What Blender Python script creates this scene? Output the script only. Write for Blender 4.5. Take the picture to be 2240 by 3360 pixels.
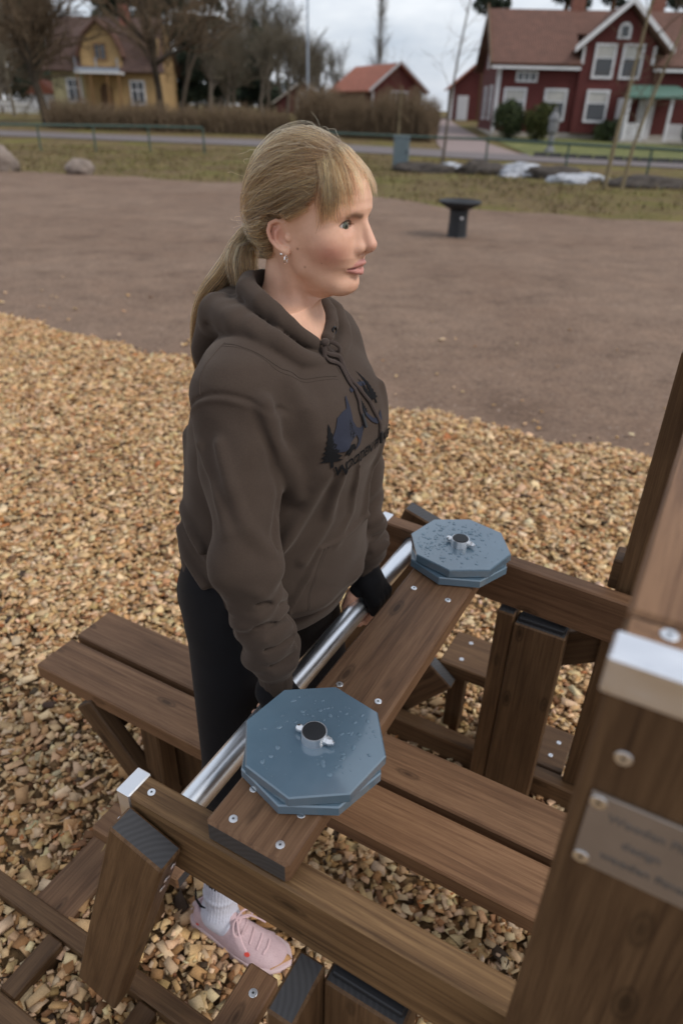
import bpy, bmesh, math, random
import numpy as np
from mathutils import Vector, Matrix
from math import radians, sin, cos, pi

random.seed(7); RNG = np.random.default_rng(11)
for _o in list(bpy.data.objects): bpy.data.objects.remove(_o)
SC = bpy.context.scene; COL = SC.collection

# ------------------------------------------------------------------ camera
CAM_H, PITCH, ROLL = 1.75, radians(30.5), radians(1.5)
def _axes():
    fw = Vector((0, cos(PITCH), -sin(PITCH))); rt = Vector((1, 0, 0)); dn = Vector((0, -sin(PITCH), -cos(PITCH)))
    R = cos(ROLL)*rt - sin(ROLL)*dn; D = sin(ROLL)*rt + cos(ROLL)*dn
    return R, -D, -fw
_R, _U, _B = _axes()
cam = bpy.data.cameras.new('camera'); camo = bpy.data.objects.new('camera', cam); COL.objects.link(camo)
camo.matrix_world = Matrix(((_R.x, _U.x, _B.x, 0), (_R.y, _U.y, _B.y, 0), (_R.z, _U.z, _B.z, CAM_H), (0, 0, 0, 1)))
cam.sensor_fit = 'VERTICAL'; cam.sensor_height = 36.0; cam.lens = 24.0
cam.clip_start = 0.02; cam.clip_end = 2000
cam.dof.use_dof = True; cam.dof.focus_distance = 1.20; cam.dof.aperture_fstop = 2.8
SC.camera = camo

# ------------------------------------------------------------------ sky and sun (bright overcast)
SUN_AZ, SUN_EL = radians(112), radians(46)       # direction the light comes from, azimuth from +Y towards +X
world = bpy.data.worlds.new('World'); SC.world = world; world.use_nodes = True
wn = world.node_tree.nodes; wl = world.node_tree.links; wn.clear()
w_out = wn.new('ShaderNodeOutputWorld')
bg_sky = wn.new('ShaderNodeBackground'); bg_cl = wn.new('ShaderNodeBackground'); mixs = wn.new('ShaderNodeMixShader')
sky = wn.new('ShaderNodeTexSky'); sky.sky_type = 'NISHITA'; sky.sun_disc = False
sky.sun_elevation = SUN_EL; sky.sun_rotation = SUN_AZ; sky.air_density = 1.2; sky.dust_density = 2.0
bg_sky.inputs['Strength'].default_value = 0.12
tc = wn.new('ShaderNodeTexCoord'); mp = wn.new('ShaderNodeMapping'); mp.inputs['Scale'].default_value = (1.6, 1.6, 5.0)
nz = wn.new('ShaderNodeTexNoise'); nz.inputs['Scale'].default_value = 2.6; nz.inputs['Detail'].default_value = 6; nz.inputs['Roughness'].default_value = 0.55
rp = wn.new('ShaderNodeValToRGB'); rp.color_ramp.elements[0].position = 0.32; rp.color_ramp.elements[1].position = 0.68
rp.color_ramp.elements[0].color = (0.50, 0.565, 0.67, 1); rp.color_ramp.elements[1].color = (0.93, 0.95, 0.99, 1)
wl.new(tc.outputs['Generated'], mp.inputs['Vector']); wl.new(mp.outputs['Vector'], nz.inputs['Vector'])
wl.new(nz.outputs['Fac'], rp.inputs['Fac']); wl.new(rp.outputs['Color'], bg_cl.inputs['Color']); bg_cl.inputs['Strength'].default_value = 0.80
wl.new(sky.outputs['Color'], bg_sky.inputs['Color'])
mixs.inputs['Fac'].default_value = 0.88
wl.new(bg_sky.outputs['Background'], mixs.inputs[1]); wl.new(bg_cl.outputs['Background'], mixs.inputs[2])
wl.new(mixs.outputs['Shader'], w_out.inputs['Surface'])
sun = bpy.data.lights.new('sun', 'SUN'); sun.energy = 1.5; sun.angle = radians(18); sun.color = (1.0, 0.96, 0.9)
suno = bpy.data.objects.new('sun', sun); COL.objects.link(suno)
_sd = Vector((sin(SUN_AZ)*cos(SUN_EL), cos(SUN_AZ)*cos(SUN_EL), sin(SUN_EL)))
suno.rotation_euler = (-_sd).to_track_quat('-Z', 'Y').to_euler(); suno.location = (8, -3, 14)

SC.view_settings.view_transform = 'Standard'; SC.view_settings.look = 'None'
SC.view_settings.gamma = 1.0; SC.view_settings.use_curve_mapping = False; SC.view_settings.exposure = 0.50
SC.render.engine = 'CYCLES'; SC.cycles.use_denoising = True
SC.cycles.max_bounces = 6; SC.cycles.diffuse_bounces = 3; SC.cycles.glossy_bounces = 3; SC.cycles.transmission_bounces = 6; SC.cycles.transparent_max_bounces = 8
SC.cycles.sample_clamp_indirect = 4.0

# ------------------------------------------------------------------ helpers
def setp(o, label=None, cat=None, group=None, kind=None):
    if label: o['label'] = label
    if cat: o['category'] = cat
    if group: o['group'] = group
    if kind: o['kind'] = kind
    return o
def empty(name, loc=(0, 0, 0), rz=0.0, **k):
    o = bpy.data.objects.new(name, None); COL.objects.link(o); o.location = loc; o.rotation_euler = (0, 0, rz)
    o.empty_display_size = 0.1
    return setp(o, **k)
def link(name, me, mat=None, parent=None, label=None, category=None, group=None, kind=None, cat=None):
    o = bpy.data.objects.new(name, me); COL.objects.link(o)
    if mat is not None:
        for m in (mat if isinstance(mat, (list, tuple)) else [mat]): me.materials.append(m)
    if parent is not None: o.parent = parent
    return setp(o, label, category or cat, group, kind)
def npmesh(name, V, Fq, smooth=False, cols=None):
    """V (n,3), Fq (m,3|4) int arrays -> mesh; cols (n,3) point colours"""
    V = np.asarray(V, np.float32); Fq = np.asarray(Fq, np.int32)
    me = bpy.data.meshes.new(name); k = Fq.shape[1]
    me.vertices.add(len(V)); me.vertices.foreach_set('co', V.ravel())
    me.loops.add(Fq.size); me.loops.foreach_set('vertex_index', Fq.ravel())
    me.polygons.add(len(Fq)); me.polygons.foreach_set('loop_start', np.arange(0, Fq.size, k, dtype=np.int32))
    if smooth: me.polygons.foreach_set('use_smooth', np.ones(len(Fq), bool))
    me.update(calc_edges=True)
    if cols is not None:
        a = me.color_attributes.new('tint', 'FLOAT_COLOR', 'POINT')
        c4 = np.ones((len(V), 4), np.float32); c4[:, :3] = cols; a.data.foreach_set('color', c4.ravel())
    return me
def bmmesh(name, bm, smooth=False):
    me = bpy.data.meshes.new(name)
    if smooth:
        for f in bm.faces: f.smooth = True
    bm.to_mesh(me); bm.free(); return me
def boxmesh(name, sx, sy, sz, bev=0.003, endmat=False, seg=1):
    """box centred on its origin, X along the grain; the two X ends get material slot 1"""
    bm = bmesh.new(); bmesh.ops.create_cube(bm, size=1.0)
    for v in bm.verts: v.co = Vector((v.co.x*sx, v.co.y*sy, v.co.z*sz))
    if endmat:
        for f in bm.faces:
            if abs(f.normal.x) > .9: f.material_index = 1
    if bev > 0: bmesh.ops.bevel(bm, geom=bm.edges[:], offset=min(bev, min(sx, sy, sz)*.3), segments=seg, affect='EDGES', clamp_overlap=True)
    return bmmesh(name, bm)
class MB:
    """collects boxes / prisms / tubes of ONE piece"""
    def __init__(s): s.V = []; s.F = []
    def add(s, V, F):
        n = len(s.V); s.V += [tuple(v) for v in V]; s.F += [tuple(i+n for i in f) for f in F]; return s
    def box(s, x0, x1, y0, y1, z0, z1):
        V = [(x0, y0, z0), (x1, y0, z0), (x1, y1, z0), (x0, y1, z0), (x0, y0, z1), (x1, y0, z1), (x1, y1, z1), (x0, y1, z1)]
        return s.add(V, [(3, 2, 1, 0), (4, 5, 6, 7), (0, 1, 5, 4), (1, 2, 6, 5), (2, 3, 7, 6), (3, 0, 4, 7)])
    def prism(s, poly, z0, z1, M=None):
        n = len(poly); V = [(x, y, z0) for x, y in poly] + [(x, y, z1) for x, y in poly]
        if M is not None: V = [M @ Vector(v) for v in V]
        return s.add(V, [tuple(range(n-1, -1, -1)), tuple(range(n, 2*n))] + [(i, (i+1) % n, n+(i+1) % n, n+i) for i in range(n)])
    def tube(s, pts, rad, n=8, cap=True):
        pts = [Vector(p) for p in pts]; rad = rad if hasattr(rad, '__len__') else [rad]*len(pts)
        base = len(s.V); up = None
        for i, p in enumerate(pts):
            t = (pts[min(i+1, len(pts)-1)] - pts[max(i-1, 0)]).normalized()
            if up is None: up = t.orthogonal().normalized()
            up = (up - t*up.dot(t)).normalized(); sd = t.cross(up)
            for k in range(n):
                a = 2*pi*k/n; s.V.append(tuple(p + (up*cos(a) + sd*sin(a))*rad[i]))
        for i in range(len(pts)-1):
            for k in range(n):
                a = base+i*n+k; b = base+i*n+(k+1) % n; s.F.append((a, b, b+n, a+n))
        if cap:
            s.F.append(tuple(base+k for k in range(n-1, -1, -1))); e = base+(len(pts)-1)*n; s.F.append(tuple(e+k for k in range(n)))
        return s
    def lathe(s, prof, n=24, c=(0, 0, 0)):
        base = len(s.V)
        for r, z in prof:
            for k in range(n): s.V.append((c[0]+r*cos(2*pi*k/n), c[1]+r*sin(2*pi*k/n), c[2]+z))
        for i in range(len(prof)-1):
            for k in range(n):
                a = base+i*n+k; b = base+i*n+(k+1) % n; s.F.append((a, b, b+n, a+n))
        s.F.append(tuple(base+k for k in range(n-1, -1, -1))); e = base+(len(prof)-1)*n; s.F.append(tuple(e+k for k in range(n)))
        return s
    def mesh(s, name, smooth=False, bev=0):
        me = bpy.data.meshes.new(name); me.from_pydata(s.V, [], s.F); me.update()
        if bev or smooth:
            bm = bmesh.new(); bm.from_mesh(me)
            if bev: bmesh.ops.bevel(bm, geom=bm.edges[:], offset=bev, segments=1, affect='EDGES', clamp_overlap=True)
            if smooth:
                for f in bm.faces: f.smooth = True
                for e in bm.edges:
                    if len(e.link_faces) == 2 and e.calc_face_angle(0) > radians(38): e.smooth = False
            bm.to_mesh(me); bm.free()
        return me
    def build(s, name, mat, parent=None, smooth=False, bev=0, **k):
        return link(name, s.mesh(name, smooth, bev), mat, parent, **k)

# ------------------------------------------------------------------ materials
class NT:
    def __init__(s, name):
        s.m = bpy.data.materials.new(name); s.m.use_nodes = True; s.t = s.m.node_tree; s.n = s.t.nodes; s.l = s.t.links
        s.b = s.n['Principled BSDF']
    def new(s, ty, **k):
        x = s.n.new(ty)
        for a, v in k.items():
            if a in x.inputs.keys() if hasattr(x.inputs, 'keys') else False: x.inputs[a].default_value = v
            else: setattr(x, a, v)
        return x
    def inp(s, node, nm, v): 
        if hasattr(v, 'is_output') or isinstance(v, bpy.types.NodeSocket): s.l.new(v, node.inputs[nm])
        else: node.inputs[nm].default_value = v
    def coord(s, kind='Object', scale=(1, 1, 1), loc=None, rand=False):
        tc = s.n.new('ShaderNodeTexCoord'); m = s.n.new('ShaderNodeMapping'); m.inputs['Scale'].default_value = scale
        s.l.new(tc.outputs[kind], m.inputs['Vector'])
        if rand:
            oi = s.n.new('ShaderNodeObjectInfo'); mu = s.n.new('ShaderNodeVectorMath'); mu.operation = 'SCALE'
            cb = s.n.new('ShaderNodeCombineXYZ')
            for a in 'XYZ': s.l.new(oi.outputs['Random'], cb.inputs[a])
            s.l.new(cb.outputs[0], mu.inputs[0]); mu.inputs['Scale'].default_value = 37.0
            s.l.new(mu.outputs[0], m.inputs['Location'])
        return m.outputs['Vector']
    def noise(s, vec, scale, detail=4, rough=.5, dist=0.0):
        n = s.n.new('ShaderNodeTexNoise'); s.l.new(vec, n.inputs['Vector'])
        n.inputs['Scale'].default_value = scale; n.inputs['Detail'].default_value = detail; n.inputs['Roughness'].default_value = rough; n.inputs['Distortion'].default_value = dist
        return n.outputs['Fac']
    def ramp(s, fac, stops, interp='LINEAR'):
        r = s.n.new('ShaderNodeValToRGB'); e = r.color_ramp.elements; r.color_ramp.interpolation = interp
        while len(e) < len(stops): e.new(0.5)
        for el, (p, c) in zip(e, stops): el.position = p; el.color = (*c, 1) if len(c) == 3 else c
        s.l.new(fac, r.inputs['Fac']); return r.outputs['Color']
    def mix(s, fac, a, b, mode='MIX'):
        x = s.n.new('ShaderNodeMix'); x.data_type = 'RGBA'; x.blend_type = mode
        for sock, v in ((x.inputs['Factor'], fac), (x.inputs['A'], a), (x.inputs['B'], b)):
            pass
        fi, ai, bi = x.inputs[0], x.inputs[6], x.inputs[7]
        for sock, v in ((fi, fac), (ai, a), (bi, b)):
            if isinstance(v, bpy.types.NodeSocket): s.l.new(v, sock)
            else: sock.default_value = (*v, 1) if isinstance(v, tuple) and len(v) == 3 else v
        return x.outputs[2]
    def math(s, op, a, b=0.0):
        x = s.n.new('ShaderNodeMath'); x.operation = op
        for i, v in enumerate((a, b)):
            if isinstance(v, bpy.types.NodeSocket): s.l.new(v, x.inputs[i])
            else: x.inputs[i].default_value = v
        return x.outputs[0]
    def bump(s, h, strength=.3, dist=.002):
        b = s.n.new('ShaderNodeBump'); b.inputs['Strength'].default_value = strength; b.inputs['Distance'].default_value = dist
        s.l.new(h, b.inputs['Height']); s.l.new(b.outputs['Normal'], s.b.inputs['Normal']); return b
    def col(s, v): s.inp(s.b, 'Base Color', v if isinstance(v, bpy.types.NodeSocket) else (*v, 1)); return s
    def set(s, **k):
        for a, v in k.items(): s.inp(s.b, a.replace('_', ' '), v)
        return s
    def attr(s, name='tint'):
        a = s.n.new('ShaderNodeAttribute'); a.attribute_name = name; return a.outputs['Color']
def plain(name, c, rough=.6, metal=0.0, vary=.12, scale=6.0, spec=.4, bump=0.0):
    t = NT(name); v = t.coord('Object', rand=True); n = t.noise(v, scale, 5, .6)
    lo = tuple(x*(1-vary) for x in c); hi = tuple(min(1, x*(1+vary)) for x in c)
    t.col(t.ramp(n, [(.3, lo), (.7, hi)])); t.set(Roughness=rough, Metallic=metal); t.b.inputs['Specular IOR Level'].default_value = spec
    if bump: t.bump(n, bump, .01)
    return t.m
def wood(name, cdark, cmid, clight, rough=.5, gs=1.0):
    t = NT(name); v = t.coord('Object', (1.0*gs, 1.0, 1.0), rand=True)
    tc = t.coord('Object', (1.1*gs, 30, 30), rand=True); tf = t.coord('Object', (6*gs, 250, 250), rand=True)
    g1 = t.noise(tc, 2.0, 5, .62, 1.2); g2 = t.noise(tf, 2.0, 4, .7, .3); bl = t.noise(t.coord('Object', (2.2, 6, 6), rand=True), 1.7, 3, .5)
    base = t.ramp(g1, [(.24, cdark), (.42, cmid), (.62, clight), (.78, cmid)])
    fine = t.ramp(g2, [(.34, (.50, .47, .45)), (.54, (1.05, 1.05, 1.05))])
    c = t.mix(.55, base, fine, 'MULTIPLY')
    c = t.mix(t.ramp(bl, [(.45, (0, 0, 0)), (.8, (.40, .40, .40))]), c, tuple(x*.65 for x in cdark))
    # knots
    kv = t.coord('Object', (4.6*gs, 13, 13), rand=True); vo = t.new('ShaderNodeTexVoronoi'); t.l.new(kv, vo.inputs['Vector']); vo.inputs['Scale'].default_value = 1.0
    kn = t.ramp(vo.outputs['Distance'], [(.05, (.75, .75, .75)), (.09, (.25, .25, .25)), (.115, (.5, .5, .5)), (.16, (0, 0, 0))])
    c = t.mix(kn, c, tuple(x*.35 for x in cdark))
    oi = t.n.new('ShaderNodeObjectInfo'); vr = t.ramp(oi.outputs['Random'], [(0, (.74, .72, .72)), (.5, (.98, .98, .98)), (1, (1.14, 1.12, 1.08))])
    c = t.mix(1.0, c, vr, 'MULTIPLY'); t.col(c); t.set(Roughness=rough); t.b.inputs['Specular IOR Level'].default_value = .2
    h = t.math('ADD', t.math('MULTIPLY', g1, .6), t.math('MULTIPLY', g2, .5)); t.bump(h, .35, .0016)
    return t.m
M = {}
M['wood'] = wood('stained_wood_shaded', (.048, .025, .013), (.088, .048, .024), (.128, .073, .037))  # darker copy of the stain, shade of upright faces put into the colour
M['wood_lit'] = wood('stained_wood_lit', (.088, .046, .025), (.155, .082, .044), (.22, .123, .067))  # lighter copy of the same stain, light on the tops put into the colour
M['wood_gold'] = wood('stained_wood_pale', (.070, .038, .018), (.150, .084, .039), (.26, .155, .072))
def endgrain():
    t = NT('dark_end_grain'); v = t.coord('Object', (1, 1, 1), rand=True)
    w_ = t.new('ShaderNodeTexWave'); w_.wave_type = 'RINGS'; w_.rings_direction = 'X'; w_.inputs['Scale'].default_value = 34; w_.inputs['Distortion'].default_value = 2.5; w_.inputs['Detail'].default_value = 2
    vv = t.coord('Object', (1, 1, 1)); mpn = vv.node; mpn.inputs['Location'].default_value = (0, .06, .10); t.l.new(vv, w_.inputs['Vector'])
    n = t.noise(v, 90, 4, .6)
    t.col(t.mix(t.math('MULTIPLY', n, .5), t.ramp(w_.outputs['Fac'], [(0, (.030, .030, .033)), (1, (.046, .046, .050))]), (.04, .034, .03)))
    t.set(Roughness=.62); t.bump(w_.outputs['Fac'], .15, .001); return t.m
M['end'] = endgrain()
def steel(name, c, rough, aniso=60, along='X'):
    t = NT(name); v = t.coord('Object', (3, aniso, aniso) if along == 'X' else (aniso, 2, aniso), rand=True); n = t.noise(v, 6, 4, .6)
    t.col(t.ramp(n, [(.3, tuple(x*.93 for x in c)), (.7, c)])); t.set(Metallic=1.0); t.l.new(t.ramp(n, [(.3, (rough*.75,)*3), (.7, (rough*1.3,)*3)]), t.b.inputs['Roughness'])
    t.bump(n, .05, .001); return t.m
M['steel'] = steel('steel_tube', (.84, .87, .92), .32); M['cap'] = steel('brushed_cap', (.82, .83, .86), .38, 6)
M['steel_bar'] = steel('steel_tube_drawn', (.88, .91, .95), .34, 30, 'Y'); M['screw'] = steel('zinc_screw', (.80, .81, .83), .30, 10)
M['recess'] = plain('screw_recess', (.02, .02, .02), .6)
M['rubber'] = plain('black_rubber', (.018, .018, .02), .55)
# ------------------------------------------------------------------ frame of the exercise machine (a along the arms, b across, z up)
TH = radians(-28.4); UX, UY = cos(TH), sin(TH); OX, OY = -.1815, .6407
def FR(a, b, z=0.0): return Vector((OX + a*UX - b*UY, OY + a*UY + b*UX, z))
def gh(y): return np.interp(y, [0, 30, 36, 50, 70, 400], [0, 0, .12, .65, 1.35, 2.5])

# ------------------------------------------------------------------ ground sheets
def sheet(name, poly_x, ys, lift, mat, label, parent=None, nx=40, jit=0.0):
    """a sheet over rows ys; poly_x(y)->(x0,x1)"""
    V = []; rows = len(ys)
    for y in ys:
        x0, x1 = poly_x(y)
        for i in range(nx+1):
            x = x0 + (x1-x0)*i/nx; V.append((x, y, float(gh(y))+lift))
    F = [(r*(nx+1)+i, r*(nx+1)+i+1, (r+1)*(nx+1)+i+1, (r+1)*(nx+1)+i) for r in range(rows-1) for i in range(nx)]
    return link(name, npmesh(name, V, F, True), mat, parent, label=label, kind='structure')
def ground_mat():
    t = NT('dry_grass_ground'); v = t.coord('Object'); n1 = t.noise(v, .35, 5, .6); n2 = t.noise(v, 3.0, 6, .7); n3 = t.noise(v, 1.1, 3, .5)
    c = t.ramp(n2, [(.25, (.055, .038, .023)), (.45, (.115, .080, .042)), (.62, (.17, .128, .060)), (.8, (.22, .17, .09))])
    c = t.mix(t.ramp(n1, [(.46, (0, 0, 0)), (.64, (.75, .75, .75))]), c, t.ramp(n3, [(.3, (.075, .075, .02)), (.7, (.17, .155, .04))]))
    t.col(c); t.set(Roughness=.95); t.b.inputs['Specular IOR Level'].default_value = .1; t.bump(n2, .8, .05); return t.m
M['grass_ground'] = ground_mat()
sheet('ground', lambda y: (-40-y*1.6, 40+y*1.6), [-12, 0, 10, 20, 30, 33, 36, 40, 45, 50, 55, 60, 65, 70, 90, 140, 250, 500], -.03, M['grass_ground'], 'dry yellow brown grass ground')
def gravel_mat():
    t = NT('brown_gravel'); v = t.coord('Object'); big = t.noise(v, .42, 4, .55); mid = t.noise(v, 3.2, 5, .6); pat = t.noise(t.coord('Object', (1, 1.3, 1)), 1.3, 7, .7, .3)
    fine = t.noise(v, 34, 5, .8); vo = t.new('ShaderNodeTexVoronoi'); t.l.new(v, vo.inputs['Vector']); vo.inputs['Scale'].default_value = 95
    c = t.ramp(big, [(.3, (.176, .117, .084)), (.7, (.232, .164, .122))])
    c = t.mix(.55, c, t.ramp(mid, [(.3, (.62, .60, .60)), (.7, (1.05, 1.03, 1.0))]), 'MULTIPLY')
    c = t.mix(.85, c, t.ramp(pat, [(.30, (.68, .65, .63)), (.47, (1, 1, 1)), (.65, (1.08, 1.05, 1.03))]), 'MULTIPLY')
    c = t.mix(.75, c, t.ramp(fine, [(.28, (.30, .28, .27)), (.5, (.95, .95, .95)), (.72, (1.5, 1.45, 1.4))]), 'MULTIPLY')
    pebble = t.ramp(vo.outputs['Color'], [(.90, (0, 0, 0)), (.93, (.8, .8, .8))]); c = t.mix(pebble, c, (.36, .28, .23))
    t.col(c); t.set(Roughness=.92); t.b.inputs['Specular IOR Level'].default_value = .15
    t.bump(t.math('ADD', t.math('MULTIPLY', fine, .5), mid), .55, .015); return t.m
M['gravel'] = gravel_mat()
_ee = RNG.normal(0, 1, 400)
def wob(x, s=1.0): return s*(.55*sin(x*.7+1)+.3*sin(x*1.9+.4)+.18*sin(x*4.3+2))
def gravel():
    V, F = [], []; xs = np.linspace(-16, 13, 90); ny = 26
    for i, x in enumerate(xs):
        far = np.interp(x, [-16, -10, -2, 2.2, 6.7, 13], [22.6, 21.9, 20.3, 15.9, 14.9, 14.4]) + wob(x, .5)
        for j in range(ny+1):
            y = -4 + (far+4)*j/ny; V.append((x, y, -.012))
    for i in range(len(xs)-1):
        for j in range(ny): a = i*(ny+1)+j; F.append((a, a+ny+1, a+ny+2, a+1))
    link('gravel_lot', npmesh('gravel_lot', V, F), M['gravel'], label='flat brown gravel lot behind the wood chip bed', kind='structure')
gravel()
# road, driveway and lawn
def asph(name, c):
    t = NT(name); v = t.coord('Object'); n = t.noise(v, 3, 5, .6); f = t.noise(v, 60, 3, .7)
    t.col(t.mix(.5, t.ramp(n, [(.3, tuple(x*.82 for x in c)), (.7, c)]), t.ramp(f, [(.3, (.6, .6, .6)), (.7, (1.1, 1.1, 1.1))]), 'MULTIPLY')); t.set(Roughness=.75); return t.m
M['asphalt'] = asph('wet_grey_asphalt', (.155, .128, .125)); M['driveway'] = asph('pinkish_driveway', (.27, .20, .185))
def strip(name, pts_near, pts_far, lift, mat, label):
    V, F = [], []; n = len(pts_near); k = 8
    for (xa, ya), (xb, yb) in zip(pts_near, pts_far):
        for j in range(k+1):
            x = xa+(xb-xa)*j/k; y = ya+(yb-ya)*j/k; V.append((x, y, float(gh(y))+lift))
    for i in range(n-1):
        for j in range(k): a = i*(k+1)+j; F.append((a, a+k+1, a+k+2, a+1))
    return link(name, npmesh(name, V, F, True), mat, label=label, kind='structure')
rx = np.linspace(-60, 60, 60)
_rn = lambda x: np.interp(x, [-60, -17.7, -4.8, 5.8, 20, 60], [43, 39.1, 37.2, 32.9, 29.5, 24]); _rf = lambda x: np.interp(x, [-60, -19, -5, 5.2, 20, 60], [46.5, 42.4, 40.7, 37.4, 33.6, 28])
strip('road', [(x, _rn(x)) for x in rx], [(x, _rf(x)) for x in rx], .004, M['asphalt'], 'narrow grey road running behind the green railing')
strip('driveway', [(4.4, 36.9), (4.6, 42), (5.4, 50), (6.3, 60), (7, 68)], [(8.0, 36.2), (7.4, 42), (7.6, 47), (7.9, 60), (8.3, 68)], .006, M['driveway'], 'pinkish driveway leading up beside the red house')
def lawn_mat():
    t = NT('green_lawn'); v = t.coord('Object'); n = t.noise(v, 1.2, 5, .6)
    t.col(t.ramp(n, [(.3, (.06, .075, .018)), (.55, (.12, .125, .03)), (.75, (.20, .18, .06))])); t.set(Roughness=.95); t.bump(n, .5, .05); return t.m
M['lawn'] = lawn_mat()
strip('lawn', [(8.3, 35.6), (12, 34.2), (17, 32.9), (30, 30.4)], [(8.2, 47.6), (12, 47.4), (17, 47.2), (30, 47)], .010, M['lawn'], 'green lawn in front of the red house')
lk = MB()
for i in range(24):
    x = 8.4+i*.62; y0 = float(np.interp(x, [8.3, 12, 17, 30], [35.6, 34.2, 32.9, 30.4])); z = float(gh(y0))
    lk.box(x, x+.6, y0-.12, y0+.02, z-.05, z+.16)
lk.build('lawn_kerb', plain('dark_kerb', (.05, .05, .048), .8), None, label='low dark kerb along the front of the lawn', kind='structure')

# ------------------------------------------------------------------ wood chip bed
CH_EDGE = 3.62
def chip_mat():
    t = NT('wood_chip'); v = t.coord('Object', (60, 60, 60)); n = t.noise(v, 6, 3, .6)
    t.col(t.mix(.55, t.attr(), t.ramp(n, [(.3, (.6, .56, .5)), (.7, (1.12, 1.1, 1.08))]), 'MULTIPLY')); t.set(Roughness=.8)
    t.b.inputs['Specular IOR Level'].default_value = .2; t.bump(n, .3, .002); return t.m
M['chip'] = chip_mat()
def bed_mat():
    t = NT('chip_bed_soil'); v = t.coord('Object'); n = t.noise(v, 40, 5, .7); t.col(t.ramp(n, [(.3, (.07, .042, .022)), (.5, (.22, .135, .062)), (.7, (.40, .25, .12))])); t.set(Roughness=.95); t.bump(n, .6, .02); return t.m
M['bed'] = bed_mat()
def bedge(a): return CH_EDGE + .05*sin(a*2.1+.3)+.035*sin(a*5.7)+.03*sin(a*11.3+1)
bv = []; bf = []; aa = np.linspace(-9, 9, 120)
for a in aa:
    p = FR(a, -6); q = FR(a, bedge(a)); bv += [(p.x, p.y, -.004), (q.x, q.y, -.004)]
bf = [(2*i, 2*i+2, 2*i+3, 2*i+1) for i in range(len(aa)-1)]
bed = link('wood_chip_bed', npmesh('wood_chip_bed', bv, bf), M['bed'], label='bed of pale tan wood chips around the exercise machine', kind='structure')

CUBE = np.array([(-1, -1, -1), (1, -1, -1), (1, 1, -1), (-1, 1, -1), (-1, -1, 1), (1, -1, 1), (1, 1, 1), (-1, 1, 1)], np.float32)*.5
CQ = np.array([(3, 2, 1, 0), (4, 5, 6, 7), (0, 1, 5, 4), (1, 2, 6, 5), (2, 3, 7, 6), (3, 0, 4, 7)], np.int32)
PAL = np.array([(.60, .40, .215), (.67, .465, .265), (.55, .34, .165), (.71, .53, .33), (.47, .27, .125), (.40, .21, .09), (.60, .43, .27), (.20, .105, .05), (.07, .045, .03), (.45, .18, .07)])
PW = np.array([.20, .17, .16, .10, .12, .07, .09, .05, .025, .015]); PW /= PW.sum()
def chips(n, a_rng, rs):
    """random chip geometry: verts (n,8,3) around 0, sizes, colours"""
    L = rs.lognormal(np.log(.0185), .42, n).clip(.006, .050); Wd = (L*rs.uniform(.35, .85, n)).clip(.006, .03); T = rs.uniform(.002, .0065, n)
    C = CUBE[None]*np.stack([L, Wd, T], 1)[:, None, :]
    C = C*(1+rs.uniform(-.28, .28, (n, 8, 3))); C[:, :, 2] += (C[:, :, 0]**2)*rs.uniform(-6, 6, n)[:, None]
    yaw = rs.uniform(0, 2*pi, n); tilt = rs.normal(0, .34, n); ax = rs.uniform(0, 2*pi, n)
    steep = rs.random(n) < .10; tilt[steep] = rs.uniform(.7, 1.4, steep.sum())
    cy, sy = np.cos(yaw), np.sin(yaw); x, y, z = C[..., 0], C[..., 1], C[..., 2]
    x, y = x*cy[:, None]-y*sy[:, None], x*sy[:, None]+y*cy[:, None]
    ca, sa = np.cos(ax)[:, None], np.sin(ax)[:, None]; p = x*ca+y*sa; q = -x*sa+y*ca
    ct, st = np.cos(tilt)[:, None], np.sin(tilt)[:, None]; p, z = p*ct-z*st, p*st+z*ct
    x = p*ca-q*sa; y = p*sa+q*ca
    col = PAL[rs.choice(len(PAL), n, p=PW)]*rs.uniform(.75, 1.2, (n, 1)); col = np.clip(col*(1+rs.normal(0, .04, (n, 3))), 0, .85)
    return np.stack([x, y, z], 2), col
def chip_field():
    rs = np.random.default_rng(5); P = []
    yy = np.linspace(.15, 8.2, 400); rho = np.interp(yy, [.3, 2, 4, 8], [6200, 5600, 4300, 2900])*2*(.35+.60*yy); cdf = np.cumsum(rho)*(yy[1]-yy[0]); N = int(cdf[-1])
    Y = np.interp(rs.random(N)*cdf[-1], cdf, yy); X = rs.uniform(-1, 1, N)*(.35+.60*Y)
    dx, dy = X-OX, Y-OY; a = dx*UX+dy*UY; b = -dx*UY+dy*UX
    e = CH_EDGE+.05*np.sin(a*2.1+.3)+.035*np.sin(a*5.7)+.03*np.sin(a*11.3+1)
    k = (b < e+rs.normal(0, .035, len(b))-.02) | (rs.random(len(b)) < .004*np.exp(-(b-e)*1.2)); X, Y, b, e = X[k], Y[k], b[k], e[k]
    Z = rs.uniform(.004, .026, len(X)); Z[b > e-.15] *= .35
    m = .010*np.sin(X*5+1)*np.sin(Y*4.1); Z += m+.004
    d = np.hypot(X, Y); order = np.argsort(d); return X[order], Y[order], Z[order], d[order]
cX, cY, cZ, cD = chip_field()
CG, CC = chips(len(cX), None, np.random.default_rng(9)); big = 1+np.clip((cD-1.5)*.09, 0, .5); CG *= big[:, None, None]
vis = (cD > .55)
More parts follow.
